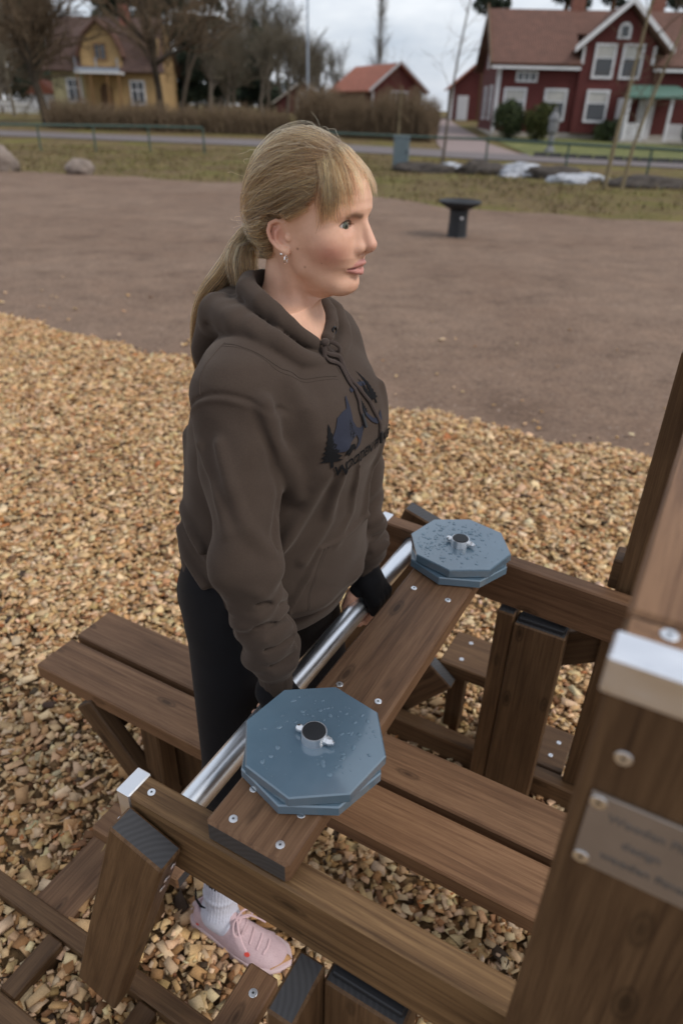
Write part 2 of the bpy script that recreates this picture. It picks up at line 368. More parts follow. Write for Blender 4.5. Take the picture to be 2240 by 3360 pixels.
# the three hundred that show largest stand alone, the rest are one mass
R_, U_, B_ = (np.array(v) for v in (_R, _U, _B))
q = np.stack([cX, cY, cZ-CAM_H], 1); dep = -(q@B_); px = 1120+2240*(q@R_)/dep; py = 1680-2240*(q@U_)/dep
seen = (px > 5) & (px < 1500) & (py > 2050) & (py < 3350) & (cZ > .018)
cand = np.where(seen)[0]; szs = CG[cand].ptp(axis=1).max(axis=1) if hasattr(CG, 'ptp') else (CG[cand].max(1)-CG[cand].min(1)).max(1)
near = cand[np.argsort(-(szs/dep[cand]))[:300]]
for i in near:
    me = npmesh('wood_chip', CG[i], CQ, cols=np.repeat(CC[i][None], 8, 0)); o = link('wood_chip', me, M['chip'], bed); o.location = (cX[i], cY[i], cZ[i]+.006)
rest = np.ones(len(cX), bool); rest[near] = False
print('chips', len(cX)); CV = CG[rest]+np.stack([cX, cY, cZ], 1)[rest][:, None, :]; nC = len(CV)
CF = (np.arange(nC, dtype=np.int32)*8)[:, None, None]+CQ[None]
link('wood_chips', npmesh('wood_chips', CV.reshape(-1, 3), CF.reshape(-1, 4), cols=np.repeat(CC[rest], 8, 0)), M['chip'], label='loose pale tan wood chips covering the ground under the machine', category='wood chips', kind='stuff')

# scattered pebbles and dark leaves on the gravel are single small stones
M['stone'] = plain('grey_brown_boulder', (.20, .16, .135), .85, 0, .35, 4, .2, .6); 
def boulder(loc, s, seed, label):
    bm = bmesh.new(); bmesh.ops.create_icosphere(bm, subdivisions=4, radius=1.0); rs = random.Random(seed)
    from mathutils import noise as mn
    off = Vector((seed*3.1, seed*1.7, 0))
    for v in bm.verts:
        n = mn.noise(v.co*1.1+off)*.28+mn.noise(v.co*2.7+off)*.10+mn.noise(v.co*7+off)*.03
        c = v.co*(1+n); v.co = Vector((c.x*s[0], c.y*s[1], max(c.z, -.55)*s[2]+s[2]*.5))
    link('boulder', bmmesh('boulder', bm, True), M['stone'], label=label, category='boulder', group='boulders along the gravel edge').location = loc
boulder((-7.75, 21.8, -.02), (.40, .32, .27), 3, 'rounded grey boulder standing whole on the left gravel edge')
boulder((-10.2, 22.2, -.02), (.50, .42, .44), 8, 'larger grey boulder cut off by the left picture edge')

# grass tufts on the verge
def grass():
    rs = np.random.default_rng(21); N = 24000
    X = rs.uniform(-15, 13, N); far = np.interp(X, [-16, -10, -2, 2.2, 6.7, 13], [22.6, 21.9, 20.3, 15.9, 14.9, 14.4]); fence = np.interp(X, [-15, -6, 5, 9.5, 13], [31.6, 32, 29.2, 24.3, 21])
    Y = far+rs.random(N)**.85*(fence+3-far)
    clump = np.sin(X*1.3+np.sin(Y*.9)*2)*np.sin(Y*1.1+X*.4)+rs.normal(0, .5, N); k = clump > -.15; X, Y = X[k], Y[k]; N = len(X)
    h = rs.uniform(.03, .12, N)*(1+.8*(rs.random(N) < .15)); w = rs.uniform(.012, .03, N); a = rs.uniform(0, 2*pi, N); ln = rs.normal(0, .5, (N, 2))*h[:, None]
    z = gh(Y)-.03
    V = np.zeros((N, 3, 3), np.float32); V[:, 0] = np.stack([X-np.cos(a)*w, Y-np.sin(a)*w, z], 1); V[:, 1] = np.stack([X+np.cos(a)*w, Y+np.sin(a)*w, z], 1); V[:, 2] = np.stack([X+ln[:, 0], Y+ln[:, 1], z+h], 1)
    pal = np.array([(.23, .17, .08), (.18, .13, .055), (.155, .14, .04), (.10, .10, .028), (.13, .085, .045)]); c = pal[rs.choice(5, N, p=[.28, .25, .17, .12, .18])]*rs.uniform(.65, 1.15, (N, 1))
    t = NT('dry_grass_blade'); t.col(t.attr()); t.set(Roughness=.9)
    link('dry_grass', npmesh('dry_grass', V.reshape(-1, 3), np.arange(N*3).reshape(-1, 3), cols=np.repeat(c, 3, 0)), t.m, label='tufts of dry yellow grass on the verge beside the railing', category='grass', kind='stuff')
grass()

# snow heaps and dark spoil beside the railing
def heap(name, loc, s, seed, mat, label, cat, grp):
    from mathutils import noise as mn
    bm = bmesh.new(); bmesh.ops.create_icosphere(bm, subdivisions=4, radius=1.0); off = Vector((seed*2.3, seed*.7, seed))
    for v in bm.verts:
        n = 1+mn.noise(v.co*1.4+off)*.35+mn.noise(v.co*4+off)*.14+mn.noise(v.co*10+off)*.05; c = v.co*n; v.co = Vector((c.x*s[0], c.y*s[1], max(c.z, -.1)*s[2]))
    link(name, bmmesh(name, bm, True), mat, label=label, category=cat, group=grp).location = loc
M['snow'] = plain('old_snow', (.34, .35, .38), .6, 0, .55, 4, .4, .5); M['spoil'] = plain('dark_spoil', (.065, .055, .048), .95, 0, .4, 5, .1, .8)
heap('snow_heap', (3.55, 26.9, 0), (.55, .5, .20), 1, M['snow'], 'small patch of old snow left of the dark soil heaps', 'snow', 'old snow heaps')
heap('snow_heap', (5.7, 25.6, 0), (.95, .8, .34), 2, M['snow'], 'largest bright snow heap between the dark soil heaps', 'snow', 'old snow heaps')
heap('snow_heap', (6.75, 23.5, 0), (.62, .6, .22), 3, M['snow'], 'low snow patch left of the slender birches', 'snow', 'old snow heaps')
heap('snow_heap', (7.6, 24.6, 0), (.7, .5, .16), 4, M['snow'], 'thin snow patch right behind the slender birches', 'snow', 'old snow heaps')
for loc, s, sd, lb in (((4.55, 26.0, 0), (.9, .7, .36), 11, 'dark soil heap left of the largest snow heap'), ((6.75, 24.9, 0), (1.0, .7, .34), 12, 'dark soil heap right of the largest snow heap'), ((2.55, 26.3, 0), (1.1, .6, .26), 13, 'low dark soil heap beside the grey utility cabinet'), ((8.9, 22.6, 0), (1.3, .7, .26), 14, 'low dark soil heap behind the slender birches')):
    heap('soil_heap', loc, s, sd, M['spoil'], lb, 'soil heap', 'dark soil heaps')

# ------------------------------------------------------------------ green tubular railing
M['green'] = plain('green_paint', (.042, .074, .060), .5, 0, .15)
def railing(pts, label, ph=.92, extra=True):
    c0 = pts[0]; r = empty('railing', (c0[0], c0[1], float(gh(c0[1]))), label=label, cat='railing', group='green tubular railings along the road')
    loc = lambda x, y, z: (x-c0[0], y-c0[1], z-float(gh(c0[1])))
    for x, y in pts:
        z = float(gh(y)); MB().tube([loc(x, y, z-.1), loc(x, y, z+ph-.03)], .038, 8).build('post', M['green'], r, True)
    for i in range(len(pts)-1):
        (x, y), (x2, y2) = pts[i], pts[i+1]; MB().tube([loc(x, y, float(gh(y))+ph), loc(x2, y2, float(gh(y2))+ph)], .045, 8).build('rail', M['green'], r, True)
railing([(-14.8, 30.8), (-12.65, 31.4), (-10.58, 31.95), (-8.45, 32.45), (-6.2, 32.6)], 'green tubular railing on the left in front of the yellow house')
railing([(-1.2, 31.2), (1.9, 30.2), (5.1, 29.09), (7.4, 26.42), (9.4, 24.27), (11.4, 22.3)], 'green tubular railing on the right in front of the red house')

# ------------------------------------------------------------------ utility cabinet, lamp post, fire bowl, garden lantern
M['cabinet'] = plain('grey_blue_steel', (.115, .150, .165), .5, 0, .1)
cb = empty('utility_cabinet', (1.75, 26.9, 0), radians(-6), label='blue grey steel utility cabinet beside the railing', cat='cabinet')
MB().box(-.27, .27, -.15, .15, .06, .98).build('body', M['cabinet'], cb, bev=.012); MB().box(-.29, .29, -.17, .17, .98, 1.02).build('lid', M['cabinet'], cb, bev=.008)
MB().box(-.25, .25, -.13, .13, -.05, .06).build('plinth', plain('concrete', (.3, .29, .27), .9), cb); MB().box(-.25, .25, -.158, -.152, .10, .95).build('door', M['cabinet'], cb); MB().box(.17, .20, -.175, -.158, .5, .6).build('handle', M['rubber'], cb)
M['polegrey'] = plain('galvanised_pole', (.32, .36, .42), .45, .3, .08)
lp = empty('lamp_post', (-2.83, 50.8, .68), label='tall grey lamp post rising behind the hedge above her head', cat='lamp post')
MB().tube([(0, 0, 0), (0, 0, 1.1)], .11, 10).build('base', M['polegrey'], lp, True); MB().tube([(0, 0, 1.1), (0, 0, 9.5)], [.075, .05], 10).build('pole', M['polegrey'], lp, True)
MB().box(-.12, .12, -.5, .2, 9.5, 9.62).build('lamp_head', M['polegrey'], lp, bev=.02)
M['iron'] = plain('black_iron', (.022, .023, .026), .55, .2, .2)
fb = empty('fire_bowl', (1.78, 12.05, -.01), label='black iron fire bowl with wide rim standing on the gravel', cat='fire bowl')
MB().lathe([(.168, 0), (.160, .02), (.150, .25), (.152, .40), (.158, .405)], 8).build('pedestal', M['iron'], fb)
MB().lathe([(.10, .40), (.17, .415), (.33, .50), (.345, .53), (.34, .545), (.325, .535), (.16, .46), (.05, .45)], 32).build('bowl', M['iron'], fb, True)
MB().tube([(.03, -.158, .30), (.03, -.170, .30)], .024, 12).build('badge', M['cap'], fb)
M['lantern'] = plain('grey_stone', (.17, .17, .175), .85, 0, .3)
gl = empty('garden_lantern', (9.7, 37.9, .19), label='grey stone garden lantern standing on the lawn', cat='lantern')
MB().lathe([(.26, 0), (.24, .12), (.15, .2), (.13, .75), (.2, .82)], 10).build('pedestal', M['lantern'], gl); MB().lathe([(.20, .82), (.24, .9), (.24, 1.32), (.2, 1.38)], 6).build('light_box', M['lantern'], gl)
MB().lathe([(.27, 1.36), (.26, 1.44), (.17, 1.62), (.07, 1.72), (.09, 1.8), (.03, 1.9)], 8).build('roof', M['lantern'], gl)
# ------------------------------------------------------------------ trees, hedges and shrubs
class TG:
    """fast tube collector for branches"""
    def __init__(s): s.V = []; s.F = []; s.n = 0
    def tube(s, P, R, k):
        P = np.asarray(P, np.float64); m = len(P); T = np.gradient(P, axis=0); T /= np.linalg.norm(T, axis=1)[:, None]+1e-9
        a = np.cross(T, (0.31, .17, .93)); a /= np.linalg.norm(a, axis=1)[:, None]+1e-9; b = np.cross(T, a)
        th = np.arange(k)*2*pi/k; ring = P[:, None]+(a[:, None]*np.cos(th)[None, :, None]+b[:, None]*np.sin(th)[None, :, None])*np.asarray(R)[:, None, None]
        s.V.append(ring.reshape(-1, 3)); i = np.arange(m-1)[:, None]*k; j = np.arange(k)[None]; q_ = np.stack([i+j, i+(j+1) % k, i+k+(j+1) % k, i+k+j], -1).reshape(-1, 4)+s.n; s.F.append(q_); s.n += m*k
    def build(s, name, mat, parent=None): return link(name, npmesh(name, np.concatenate(s.V), np.concatenate(s.F), True), mat, parent)
def bark(name, c, v=.35):
    t = NT(name); n = t.noise(t.coord('Object', (1, 1, .3), rand=True), 9, 5, .65); t.col(t.ramp(n, [(.3, tuple(x*(1-v) for x in c)), (.7, tuple(x*(1+v) for x in c))])); t.set(Roughness=.95); t.b.inputs['Specular IOR Level'].default_value = .1; t.bump(n, .6, .03); return t.m
M['bark'] = bark('dark_bark', (.055, .043, .032)); M['bark2'] = bark('grey_bark', (.12, .10, .08)); M['twig'] = bark('brown_twig', (.12, .085, .055)); M['olive'] = bark('lichen_bark', (.125, .106, .078)); M['birch'] = bark('pale_birch_bark', (.20, .16, .10), .25); M['hedge'] = bark('hedge_twig', (.165, .118, .076), .35); M['pinebark'] = bark('pine_bark', (.13, .07, .04))
def grow(tg, tw, p, d, L, r, lev, maxlev, rs, spread, up, kids):
    m = 5 if lev < 2 else 4; P = [p]; dd = np.array(d, float)
    for i in range(m-1):
        dd = dd+rs.normal(0, .13+.04*lev, 3)+np.array((0, 0, up)); dd /= np.linalg.norm(dd); P.append(P[-1]+dd*L/(m-1))
    R = np.linspace(r, r*(.62 if lev < maxlev else .3), m); (tg if lev <= 1 else tw).tube(P, R, 7 if lev == 0 else (5 if lev == 1 else 3))
    if lev >= maxlev: return
    n = kids[lev]
    for k in range(n):
        t = rs.uniform(.35 if lev else .45, 1.0) if k else 1.0; i = min(m-2, int(t*(m-1))); f = t*(m-1)-i; q_ = P[i]+(P[i+1]-P[i])*f
        ax = rs.normal(0, 1, 3); ax -= dd*(ax@dd); ax /= np.linalg.norm(ax)+1e-9; a = spread*rs.uniform(.6, 1.25)*(.5 if k == 0 else 1); nd = dd*cos(a)+ax*sin(a)
        grow(tg, tw, q_, nd, L*rs.uniform(.58, .80), r*(.62 if k == 0 else rs.uniform(.36, .55)), lev+1, maxlev, rs, spread, up, kids)
def bare_tree(loc, h, r, seed, label, bmat='bark', tmat='twig', lean=(0, 0, 1), spread=.6, up=.05, kids=(5, 5, 4, 4), L0=.42, grp='bare winter trees', lev=4):
    rs = np.random.default_rng(seed); root = empty('bare_tree', loc, label=label, cat='tree', group=grp); tg, tw = TG(), TG(); d = np.array(lean, float); d /= np.linalg.norm(d)
    grow(tg, tw, np.array((0, 0, -.15)), d, h*L0, r, 0, lev, rs, spread, up, kids); tg.build('trunk', M[bmat], root); tw.build('crown', M[tmat], root); return root
bare_tree((-18.4, 47.3, .5), 13, .30, 2, 'large dark bare tree with a forking trunk left of the yellow house', spread=.72, kids=(8, 7, 6, 5), L0=.27)
bare_tree((-12.0, 50.2, .6), 15, .26, 5, 'dark bare tree with a leaning trunk before the right end of the yellow house', lean=(.03, 0, 1), spread=.62, kids=(8, 6, 6, 5), L0=.30)
bare_tree((-11.3, 50.8, .6), 13, .17, 6, 'thinner bare stem beside the leaning tree at the yellow house', lean=(.06, 0, 1), spread=.5, kids=(5, 5, 4, 3), L0=.38)
bare_tree((-27.0, 52.0, .7), 14, .2, 9, 'bare tree at the far left picture edge behind the verge', spread=.6, kids=(5, 5, 4, 4), L0=.36)
bare_tree((-24.0, 56.0, .8), 9, .12, 19, 'slender pale-stemmed tree left of the large dark tree', bmat='olive', spread=.5, kids=(5, 4, 4, 3), L0=.4)
for i, (x, y, h, lb) in enumerate(((-14.0, 84, 13, 'broad bare tree right of the dark spruces'), (-10.2, 88, 15, 'tall rounded bare tree left of the lamp post'), (-7.0, 90, 14.5, 'bare tree with upswept twigs just left of the lamp post'), (-12.2, 78, 9, 'lower bare tree in front of the broad one'), (-4.0, 100, 10, 'thin bare tree right of the lamp post far off'), (0.6, 118, 9, 'small bare tree far off between lamp post and barn'), (8.2, 112, 9, 'small bare tree far off right of the red barn'), (-1.8, 120, 8, 'faint bare tree low on the skyline beside the lamp post'))):
    bare_tree((x, y, float(gh(y))-.1), h, .18+h*.006, 30+i, lb, 'bark2', 'olive' if i < 4 else 'bark2', spread=.42, up=.10, kids=(7, 6, 5, 4) if i < 4 else (6, 5, 4, 4), L0=.24)
POPLAR = (3.5, 110, 2.0)
def stem(name, loc, pts, r, label, mat, seed, twigs, grp):
    rs = np.random.default_rng(seed); root = empty(name, loc, label=label, cat='tree', group=grp); tg, tw = TG(), TG(); P = smooth_path0(pts); tg.tube(P, np.linspace(r, r*.4, len(P)), 8)
    for k in range(twigs):
        i = rs.integers(len(P)//3, len(P)-1); d = rs.normal(0, 1, 3)*np.array((1, 1, .3))+np.array((0, 0, .9)); d /= np.linalg.norm(d); grow(tw, tw, P[i], d, rs.uniform(.5, 1.4), r*.22, 2, 4, rs, .5, .05, (0, 0, 3, 3))
    tg.build('trunk', M[mat], root); tw.build('crown', M['twig'], root)
def smooth_path0(p, n=18):
    p = np.array(p, float); d = np.linspace(0, 1, len(p)); u = np.linspace(0, 1, n); return np.stack([np.interp(u, d, p[:, k]) for k in range(3)], 1)
stem('birch', (7.15, 21.3, -.05), [(0, 0, 0), (.05, 0, 1.4), (.15, 0, 2.6), (.28, 0, 4.5), (.5, 0, 7)], .062, 'left one of the two slender birches on the verge before the red house', 'birch', 61, 16, 'slender birches on the verge')
stem('birch', (7.75, 21.6, -.05), [(0, 0, 0), (.12, .1, 1.2), (.42, .1, 2.6), (.85, .1, 4.2), (1.3, .1, 7)], .055, 'right one of the two slender birches, leaning further right', 'birch', 62, 16, 'slender birches on the verge')
stem('sapling', (3.5, 29.3, 0), [(0, 0, 0), (.08, 0, 2), (.25, 0, 3.6), (.6, 0, 6)], .055, 'thin pale sapling between the hedge and the driveway', 'bark2', 63, 10, 'thin saplings by the road')
stem('sapling', (2.0, 32.8, .05), [(0, 0, 0), (-.03, 0, 1.4), (.02, 0, 2.6)], .05, 'short thin sapling behind the utility cabinet', 'birch', 64, 5, 'thin saplings by the road')
def poplar(loc, h, seed, label):
    rs = np.random.default_rng(seed); root = empty('poplar', loc, label=label, cat='tree', group='bare winter trees'); tg, tw = TG(), TG(); P = smooth_path0([(0, 0, -.2), (.1, 0, h*.5), (0, 0, h)]); tg.tube(P, np.linspace(.2, .02, len(P)), 7)
    for k in range(130):
        t = rs.uniform(.14, .97); a = rs.uniform(0, 2*pi); d = np.array((cos(a)*.42, sin(a)*.42, 1.0)); d /= np.linalg.norm(d); grow(tw, tw, np.array((0, 0, h*t)), d, (1.9-1.2*t)*rs.uniform(.7, 1.2), .035, 2, 4, rs, .35, .12, (0, 0, 4, 3))
    tg.build('trunk', M['bark2'], root); tw.build('crown', M['bark2'], root)
poplar(POPLAR, 13.0, 51, 'tall narrow poplar far behind the red barn')
for i, (x, y, h, lb) in enumerate(((-16.8, 68, 12, 'tall bare tree at the right corner of the yellow house'), (-22.5, 74, 13, 'bare tree behind the left slope of the yellow roof'), (-28.5, 66, 12, 'bare tree above the white shed at left'), (-11.0, 74, 13, 'tall dense bare tree before the short spruce'), (-6.2, 76, 13, 'tall dense bare tree left of the lamp post head'))): bare_tree((x, y, float(gh(y))-.1), h, .17, 290+i, lb, 'bark2', 'olive' if i > 2 else 'twig', spread=.5, up=.09, kids=(8, 7, 6, 4), L0=.24)
def leaf_mat(name):
    t = NT(name); t.col(t.attr()); t.set(Roughness=.8); t.b.inputs['Specular IOR Level'].default_value = .2; return t.m
M['leaf'] = leaf_mat('evergreen_leaf')
def foliage(name, blobs, n, size, pal, seed, parent, hang=0.0):
    """leaf-sized faces spread through a set of ellipsoids (centre, radii)"""
    rs = np.random.default_rng(seed); vol = np.array([b[1][0]*b[1][1]*b[1][2] for b in blobs])**.67; w = rs.choice(len(blobs), n, p=vol/vol.sum())
    C = np.array([b[0] for b in blobs])[w]; Rr = np.array([b[1] for b in blobs])[w]; d = rs.normal(0, 1, (n, 3)); d /= np.linalg.norm(d, axis=1)[:, None]; P = C+Rr*d*(rs.random((n, 1))**.28)
    a = rs.normal(0, 1, (n, 3)); a[:, 2] -= hang; a /= np.linalg.norm(a, axis=1)[:, None]; b = np.cross(a, rs.normal(0, 1, (n, 3))); b /= np.linalg.norm(b, axis=1)[:, None]+1e-9; s = size*rs.uniform(.5, 1.5, (n, 1))
    V = np.stack([P-b*s*.32, P+b*s*.32, P+a*s], 1); pal = np.array(pal); c = pal[rs.choice(len(pal), n)]*rs.uniform(.6, 1.3, (n, 1))
    return link(name, npmesh(name, V.reshape(-1, 3), np.arange(3*n).reshape(-1, 3), cols=np.repeat(c, 3, 0)), M['leaf'], parent)
GRN = [(.035, .050, .020), (.050, .070, .028), (.070, .085, .030), (.045, .055, .030)]; PIN = [(.022, .034, .022), (.032, .046, .030), (.045, .058, .036)]
def shrub(loc, r, seed, label, n=5000, pal=GRN):
    rs = np.random.default_rng(seed); root = empty('evergreen_shrub', loc, label=label, cat='shrub', group='evergreen shrubs beside the red house')
    bl = [((0, 0, r[2]*.55), (r[0]*.8, r[1]*.8, r[2]*.55))]+[((rs.normal(0, r[0]*.45), rs.normal(0, r[1]*.4), r[2]*rs.uniform(.35, .95)), tuple(np.array(r)*rs.uniform(.25, .42))) for _ in range(9)]
    foliage('foliage', bl, n, .13, pal, seed, root); tg = TG()
    for k in range(6): tg.tube([(0, 0, -.1), (rs.normal(0, .2), rs.normal(0, .2), r[2]*.4), (rs.normal(0, r[0]*.4), rs.normal(0, r[1]*.4), r[2]*.8)], [.05, .035, .015], 5)
    tg.build('stem', M['bark'], root)
shrub((9.25, 46.0, .48), (1.15, 1.0, 1.75), 71, 'taller dark evergreen shrub at the left corner of the red house'); shrub((10.75, 45.2, .45), (1.05, .9, 1.65), 72, 'rounder olive green shrub right of the dark one', pal=[(.060, .070, .020), (.085, .090, .028), (.045, .05, .018)])
shrub((15.0, 46.0, .48), (.9, .7, 1.0), 73, 'low sparse shrub left of the white porch', 2200); shrub((19.3, 43.5, .4), (1.2, 1.0, 1.7), 74, 'dark shrub at the right picture edge beside the porch')
def spruce(loc, h, w, seed, label):
    root = empty('spruce', loc, label=label, cat='tree', group='dark evergreen trees'); rs = np.random.default_rng(seed); TGv = TG(); TGv.tube([(0, 0, -.2), (0, 0, h*.5), (0, 0, h)], [.22, .14, .02], 7); TGv.build('trunk', M['bark'], root)
    bl = []
    for k in range(70):
        t = rs.random()**.8; z = h*(.10+.88*t); rr = w*(1-t)*.95+.15; a = rs.uniform(0, 2*pi); f = rs.uniform(.3, 1.0); bl.append(((cos(a)*rr*f, sin(a)*rr*f, z-rr*.25*f), (rr*.42+.1, rr*.42+.1, .30+rr*.10)))
    foliage('crown', bl, 9000, .30, PIN, seed, root, hang=.5)
def pine(loc, h, w, seed, label):
    root = empty('pine', loc, label=label, cat='tree', group='dark evergreen trees'); rs = np.random.default_rng(seed); tg = TG(); tg.tube([(0, 0, -.2), (rs.normal(0, .2), 0, h*.5), (rs.normal(0, .3), 0, h*.95)], [.26, .2, .06], 8); bl = []
    for k in range(16):
        z = h*rs.uniform(.52, 1.0); a = rs.uniform(0, 2*pi); rr = w*rs.uniform(.2, 1)*(1.15-z/h*.6); c = (cos(a)*rr, sin(a)*rr, z); tg.tube([(0, 0, z-.8), c], [.07, .02], 5); bl.append((c, (rs.uniform(.7, 1.3), rs.uniform(.7, 1.3), rs.uniform(.35, .7))))
    tg.build('trunk', M['pinebark'], root); foliage('crown', bl, 7000, .26, PIN, seed, root)
for i, (x, y, h, w, lb) in enumerate(((-15.5, 74, 15, 2.6, 'dark spruce just right of the yellow house'), (-13.6, 76, 17, 2.6, 'tallest dark spruce right of the yellow house'), (-18.5, 78, 16, 2.6, 'spruce behind the brown roof of the yellow house'), (-23.0, 80, 17, 3.0, 'spruce behind the left half of the yellow house'), (-30.0, 78, 16, 3.0, 'spruce left of the yellow house behind the bare tree'), (-9.6, 82, 8, 2.0, 'short spruce among the bare trees left of the lamp post'), (-36.5, 70, 15, 3.2, 'spruce at the far left picture edge'))): spruce((x, y, float(gh(y))-.1), h, w, 80+i, lb)
for i, (x, y, h, w, lb) in enumerate(((10.6, 66, 14, 1.9, 'pine rising behind the left gable of the red house'), (12.8, 70, 16, 2.4, 'pine behind the left end of the red house roof'), (17.0, 68, 16, 2.6, 'pine behind the ridge left of the front gable'), (21.5, 70, 16, 2.6, 'pine behind the front gable of the red house'), (26.0, 66, 16, 2.6, 'pine behind the right end of the red house roof'))): pine((x, y, float(gh(y))-.1), h, w, 95+i, lb)
for i, (x, y, h, w, lb) in enumerate(((-62, 104, 17, 3.4, 'farthest left spruce of the dark wood on the skyline'), (-54, 100, 18, 3.4, 'second spruce from the left in the far dark wood'), (-46, 106, 19, 3.4, 'third spruce from the left in the far dark wood'), (-39, 100, 17, 3.4, 'spruce in the far wood left of the yellow house roof'), (-26, 104, 19, 3.4, 'far spruce showing between the yellow house and its neighbours'), (-19.5, 100, 14, 3.2, 'far spruce low behind the right end of the yellow house'), (-16.0, 108, 12, 3.2, 'far spruce behind the broad bare trees'))): spruce((x, y, float(gh(y))-.1), h, w, 180+i, lb)
for i, (x, y, h, lb) in enumerate(((-20.5, 72, 12, 'bare tree rising behind the yellow roof ridge'), (-12.5, 70, 12, 'bare tree right of the dark spruces near the low hedge'), (-8.6, 80, 12, 'spreading bare tree behind the low hedge'), (-5.2, 86, 12, 'bare tree close behind the lamp post'), (-31, 58, 13, 'spreading bare tree at the left edge beyond the picket fence'))): bare_tree((x, y, float(gh(y))-.1), h, .22, 230+i, lb, 'bark2' if i else 'bark', 'olive' if i in (1, 2, 3) else 'twig', spread=.5, up=.08, kids=(7, 6, 5, 4), L0=.26)
for i, (x, y, h, lb) in enumerate(((-9.8, 62, 11, 'nearer bare tree with dense twigs right of the yellow house'), (-7.4, 66, 12, 'dense bare tree halfway between yellow house and lamp post'), (-5.0, 70, 11, 'dense bare tree whose twigs cross the lamp post'), (-26.5, 60, 10, 'bushy bare tree before the picket fence at left'))): bare_tree((x, y, float(gh(y))-.1), h, .16, 260+i, lb, 'bark2', 'olive', spread=.48, up=.09, kids=(7, 6, 5, 4), L0=.22)
def copy_tree(src, loc, rz, sc, label):
    r = src.copy(); COL.objects.link(r); r.location = loc; r.rotation_euler = (0, 0, rz); r.scale = (sc, sc, sc); r['label'] = label
    for ch in list(src.children): c = ch.copy(); COL.objects.link(c); c.parent = r
    return r
_src = [o for o in bpy.data.objects if o.name.startswith('bare_tree') and o.get('label', '').find('dense') >= 0]
for i, (x, y, sc, lb) in enumerate(((-11.2, 86, 1.5, 'tall copse tree behind the dark spruces'), (-8.4, 92, 1.6, 'tallest copse tree left of the lamp post'), (-4.6, 94, 1.45, 'copse tree half hidden by the lamp post'), (-2.6, 98, 1.1, 'small copse tree right behind the lamp post'), (-34, 76, 1.7, 'tall bare tree behind the picket fence at far left'), (-38, 84, 1.8, 'tall bare tree at the left picture edge behind the spruces'), (-21, 90, 1.8, 'tall bare tree above the middle of the yellow roof'))): copy_tree(_src[i % len(_src)], (x, y, float(gh(y))-.1), i*1.7, sc, lb)
_rw = np.random.default_rng(77)
setp(foliage('far_wood', [((x+_rw.normal(0, .8), 122+_rw.normal(0, 3), float(gh(122))+_rw.uniform(.8, 3.2)), (2.2, 2.0, _rw.uniform(1.4, 2.8))) for x in np.arange(-95, -4, 1.5)], 16000, .55, [(.045, .040, .026), (.060, .052, .032), (.038, .042, .026)], 78, None), 'dark far-off wood closing the skyline at left', 'wood', None, 'stuff')
def hedge(p0, p1, wid, h, n, seed, label):
    rs = np.random.default_rng(seed); p0, p1 = np.array(p0, float), np.array(p1, float); root = empty('hedge', (p0[0], p0[1], float(gh(p0[1]))-.05), label=label, cat='hedge', group='leafless brown hedges'); tg = TG(); o = np.array((p0[0], p0[1], float(gh(p0[1]))-.05))
    dv = (p1-p0)/np.linalg.norm(p1-p0); nv = np.array((-dv[1], dv[0])); L = np.linalg.norm(p1-p0)
    for k in range(n):
        t = rs.random(); q_ = p0+dv*L*t+nv*rs.uniform(-wid/2, wid/2); z = float(gh(q_[1])); hh = h*rs.uniform(.42, 1.16)*(1+.10*sin(t*L*1.3)+.08*sin(t*L*4)); b = np.array((q_[0], q_[1], z))-o; m = b+np.array((rs.normal(0, .10), rs.normal(0, .10), hh*.55)); e = m+np.array((rs.normal(0, .16), rs.normal(0, .16), hh*.45))
        r = rs.uniform(.010, .020); tg.tube([b, m, e], [r*1.4, r, r*.35], 3)
        for j in range(2): f = rs.uniform(.4, .95); s_ = b+(e-b)*f; tg.tube([s_, s_+np.array((rs.normal(0, .22), rs.normal(0, .22), rs.uniform(.1, .45)))], [r*.7, r*.25], 3)
    tg.build('twigs', M['hedge'], root)
hedge((-17.5, 45.5), (-3.5, 44.6), 1.4, 1.25, 2300, 111, 'low leafless brown hedge in front of the yellow house'); hedge((-3.0, 45.2), (4.6, 43.2), 2.2, 2.0, 3000, 112, 'tall leafless brown hedge hiding the foot of the red barn')

# ------------------------------------------------------------------ houses
def siding(name, c, vert=True, sc=9.0):
    t = NT(name); v = t.coord('Object', (1, 1, 1)); w_ = t.new('ShaderNodeTexWave'); w_.bands_direction = 'X' if vert else 'Z'; w_.inputs['Scale'].default_value = sc/2; w_.inputs['Distortion'].default_value = .2; t.l.new(v, w_.inputs['Vector']); n = t.noise(v, 1.5, 4, .6)
    t.col(t.mix(.35, t.ramp(n, [(.3, tuple(x*.85 for x in c)), (.7, tuple(min(1, x*1.1) for x in c))]), t.ramp(w_.outputs['Fac'], [(0, (.7, .7, .7)), (.2, (1, 1, 1))]), 'MULTIPLY')); t.set(Roughness=.85); t.bump(w_.outputs['Fac'], .3, .02); return t.m
def tiles(name, c):
    t = NT(name); v = t.coord('Object', (1, 1, 1)); w_ = t.new('ShaderNodeTexWave'); w_.bands_direction = 'X'; w_.inputs['Scale'].default_value = 2.2; t.l.new(v, w_.inputs['Vector']); w2 = t.new('ShaderNodeTexWave'); w2.bands_direction = 'Z'; w2.wave_profile = 'SAW'; w2.inputs['Scale'].default_value = 2.6; t.l.new(v, w2.inputs['Vector']); n = t.noise(v, 2.2, 5, .65)
    t.col(t.mix(.5, t.ramp(n, [(.3, tuple(x*.72 for x in c)), (.7, tuple(x*1.15 for x in c))]), t.ramp(w2.outputs['Fac'], [(0, (.55, .55, .55)), (.25, (1, 1, 1))]), 'MULTIPLY')); t.set(Roughness=.85); t.bump(t.math('ADD', w_.outputs['Fac'], w2.outputs['Fac']), .5, .04); return t.m
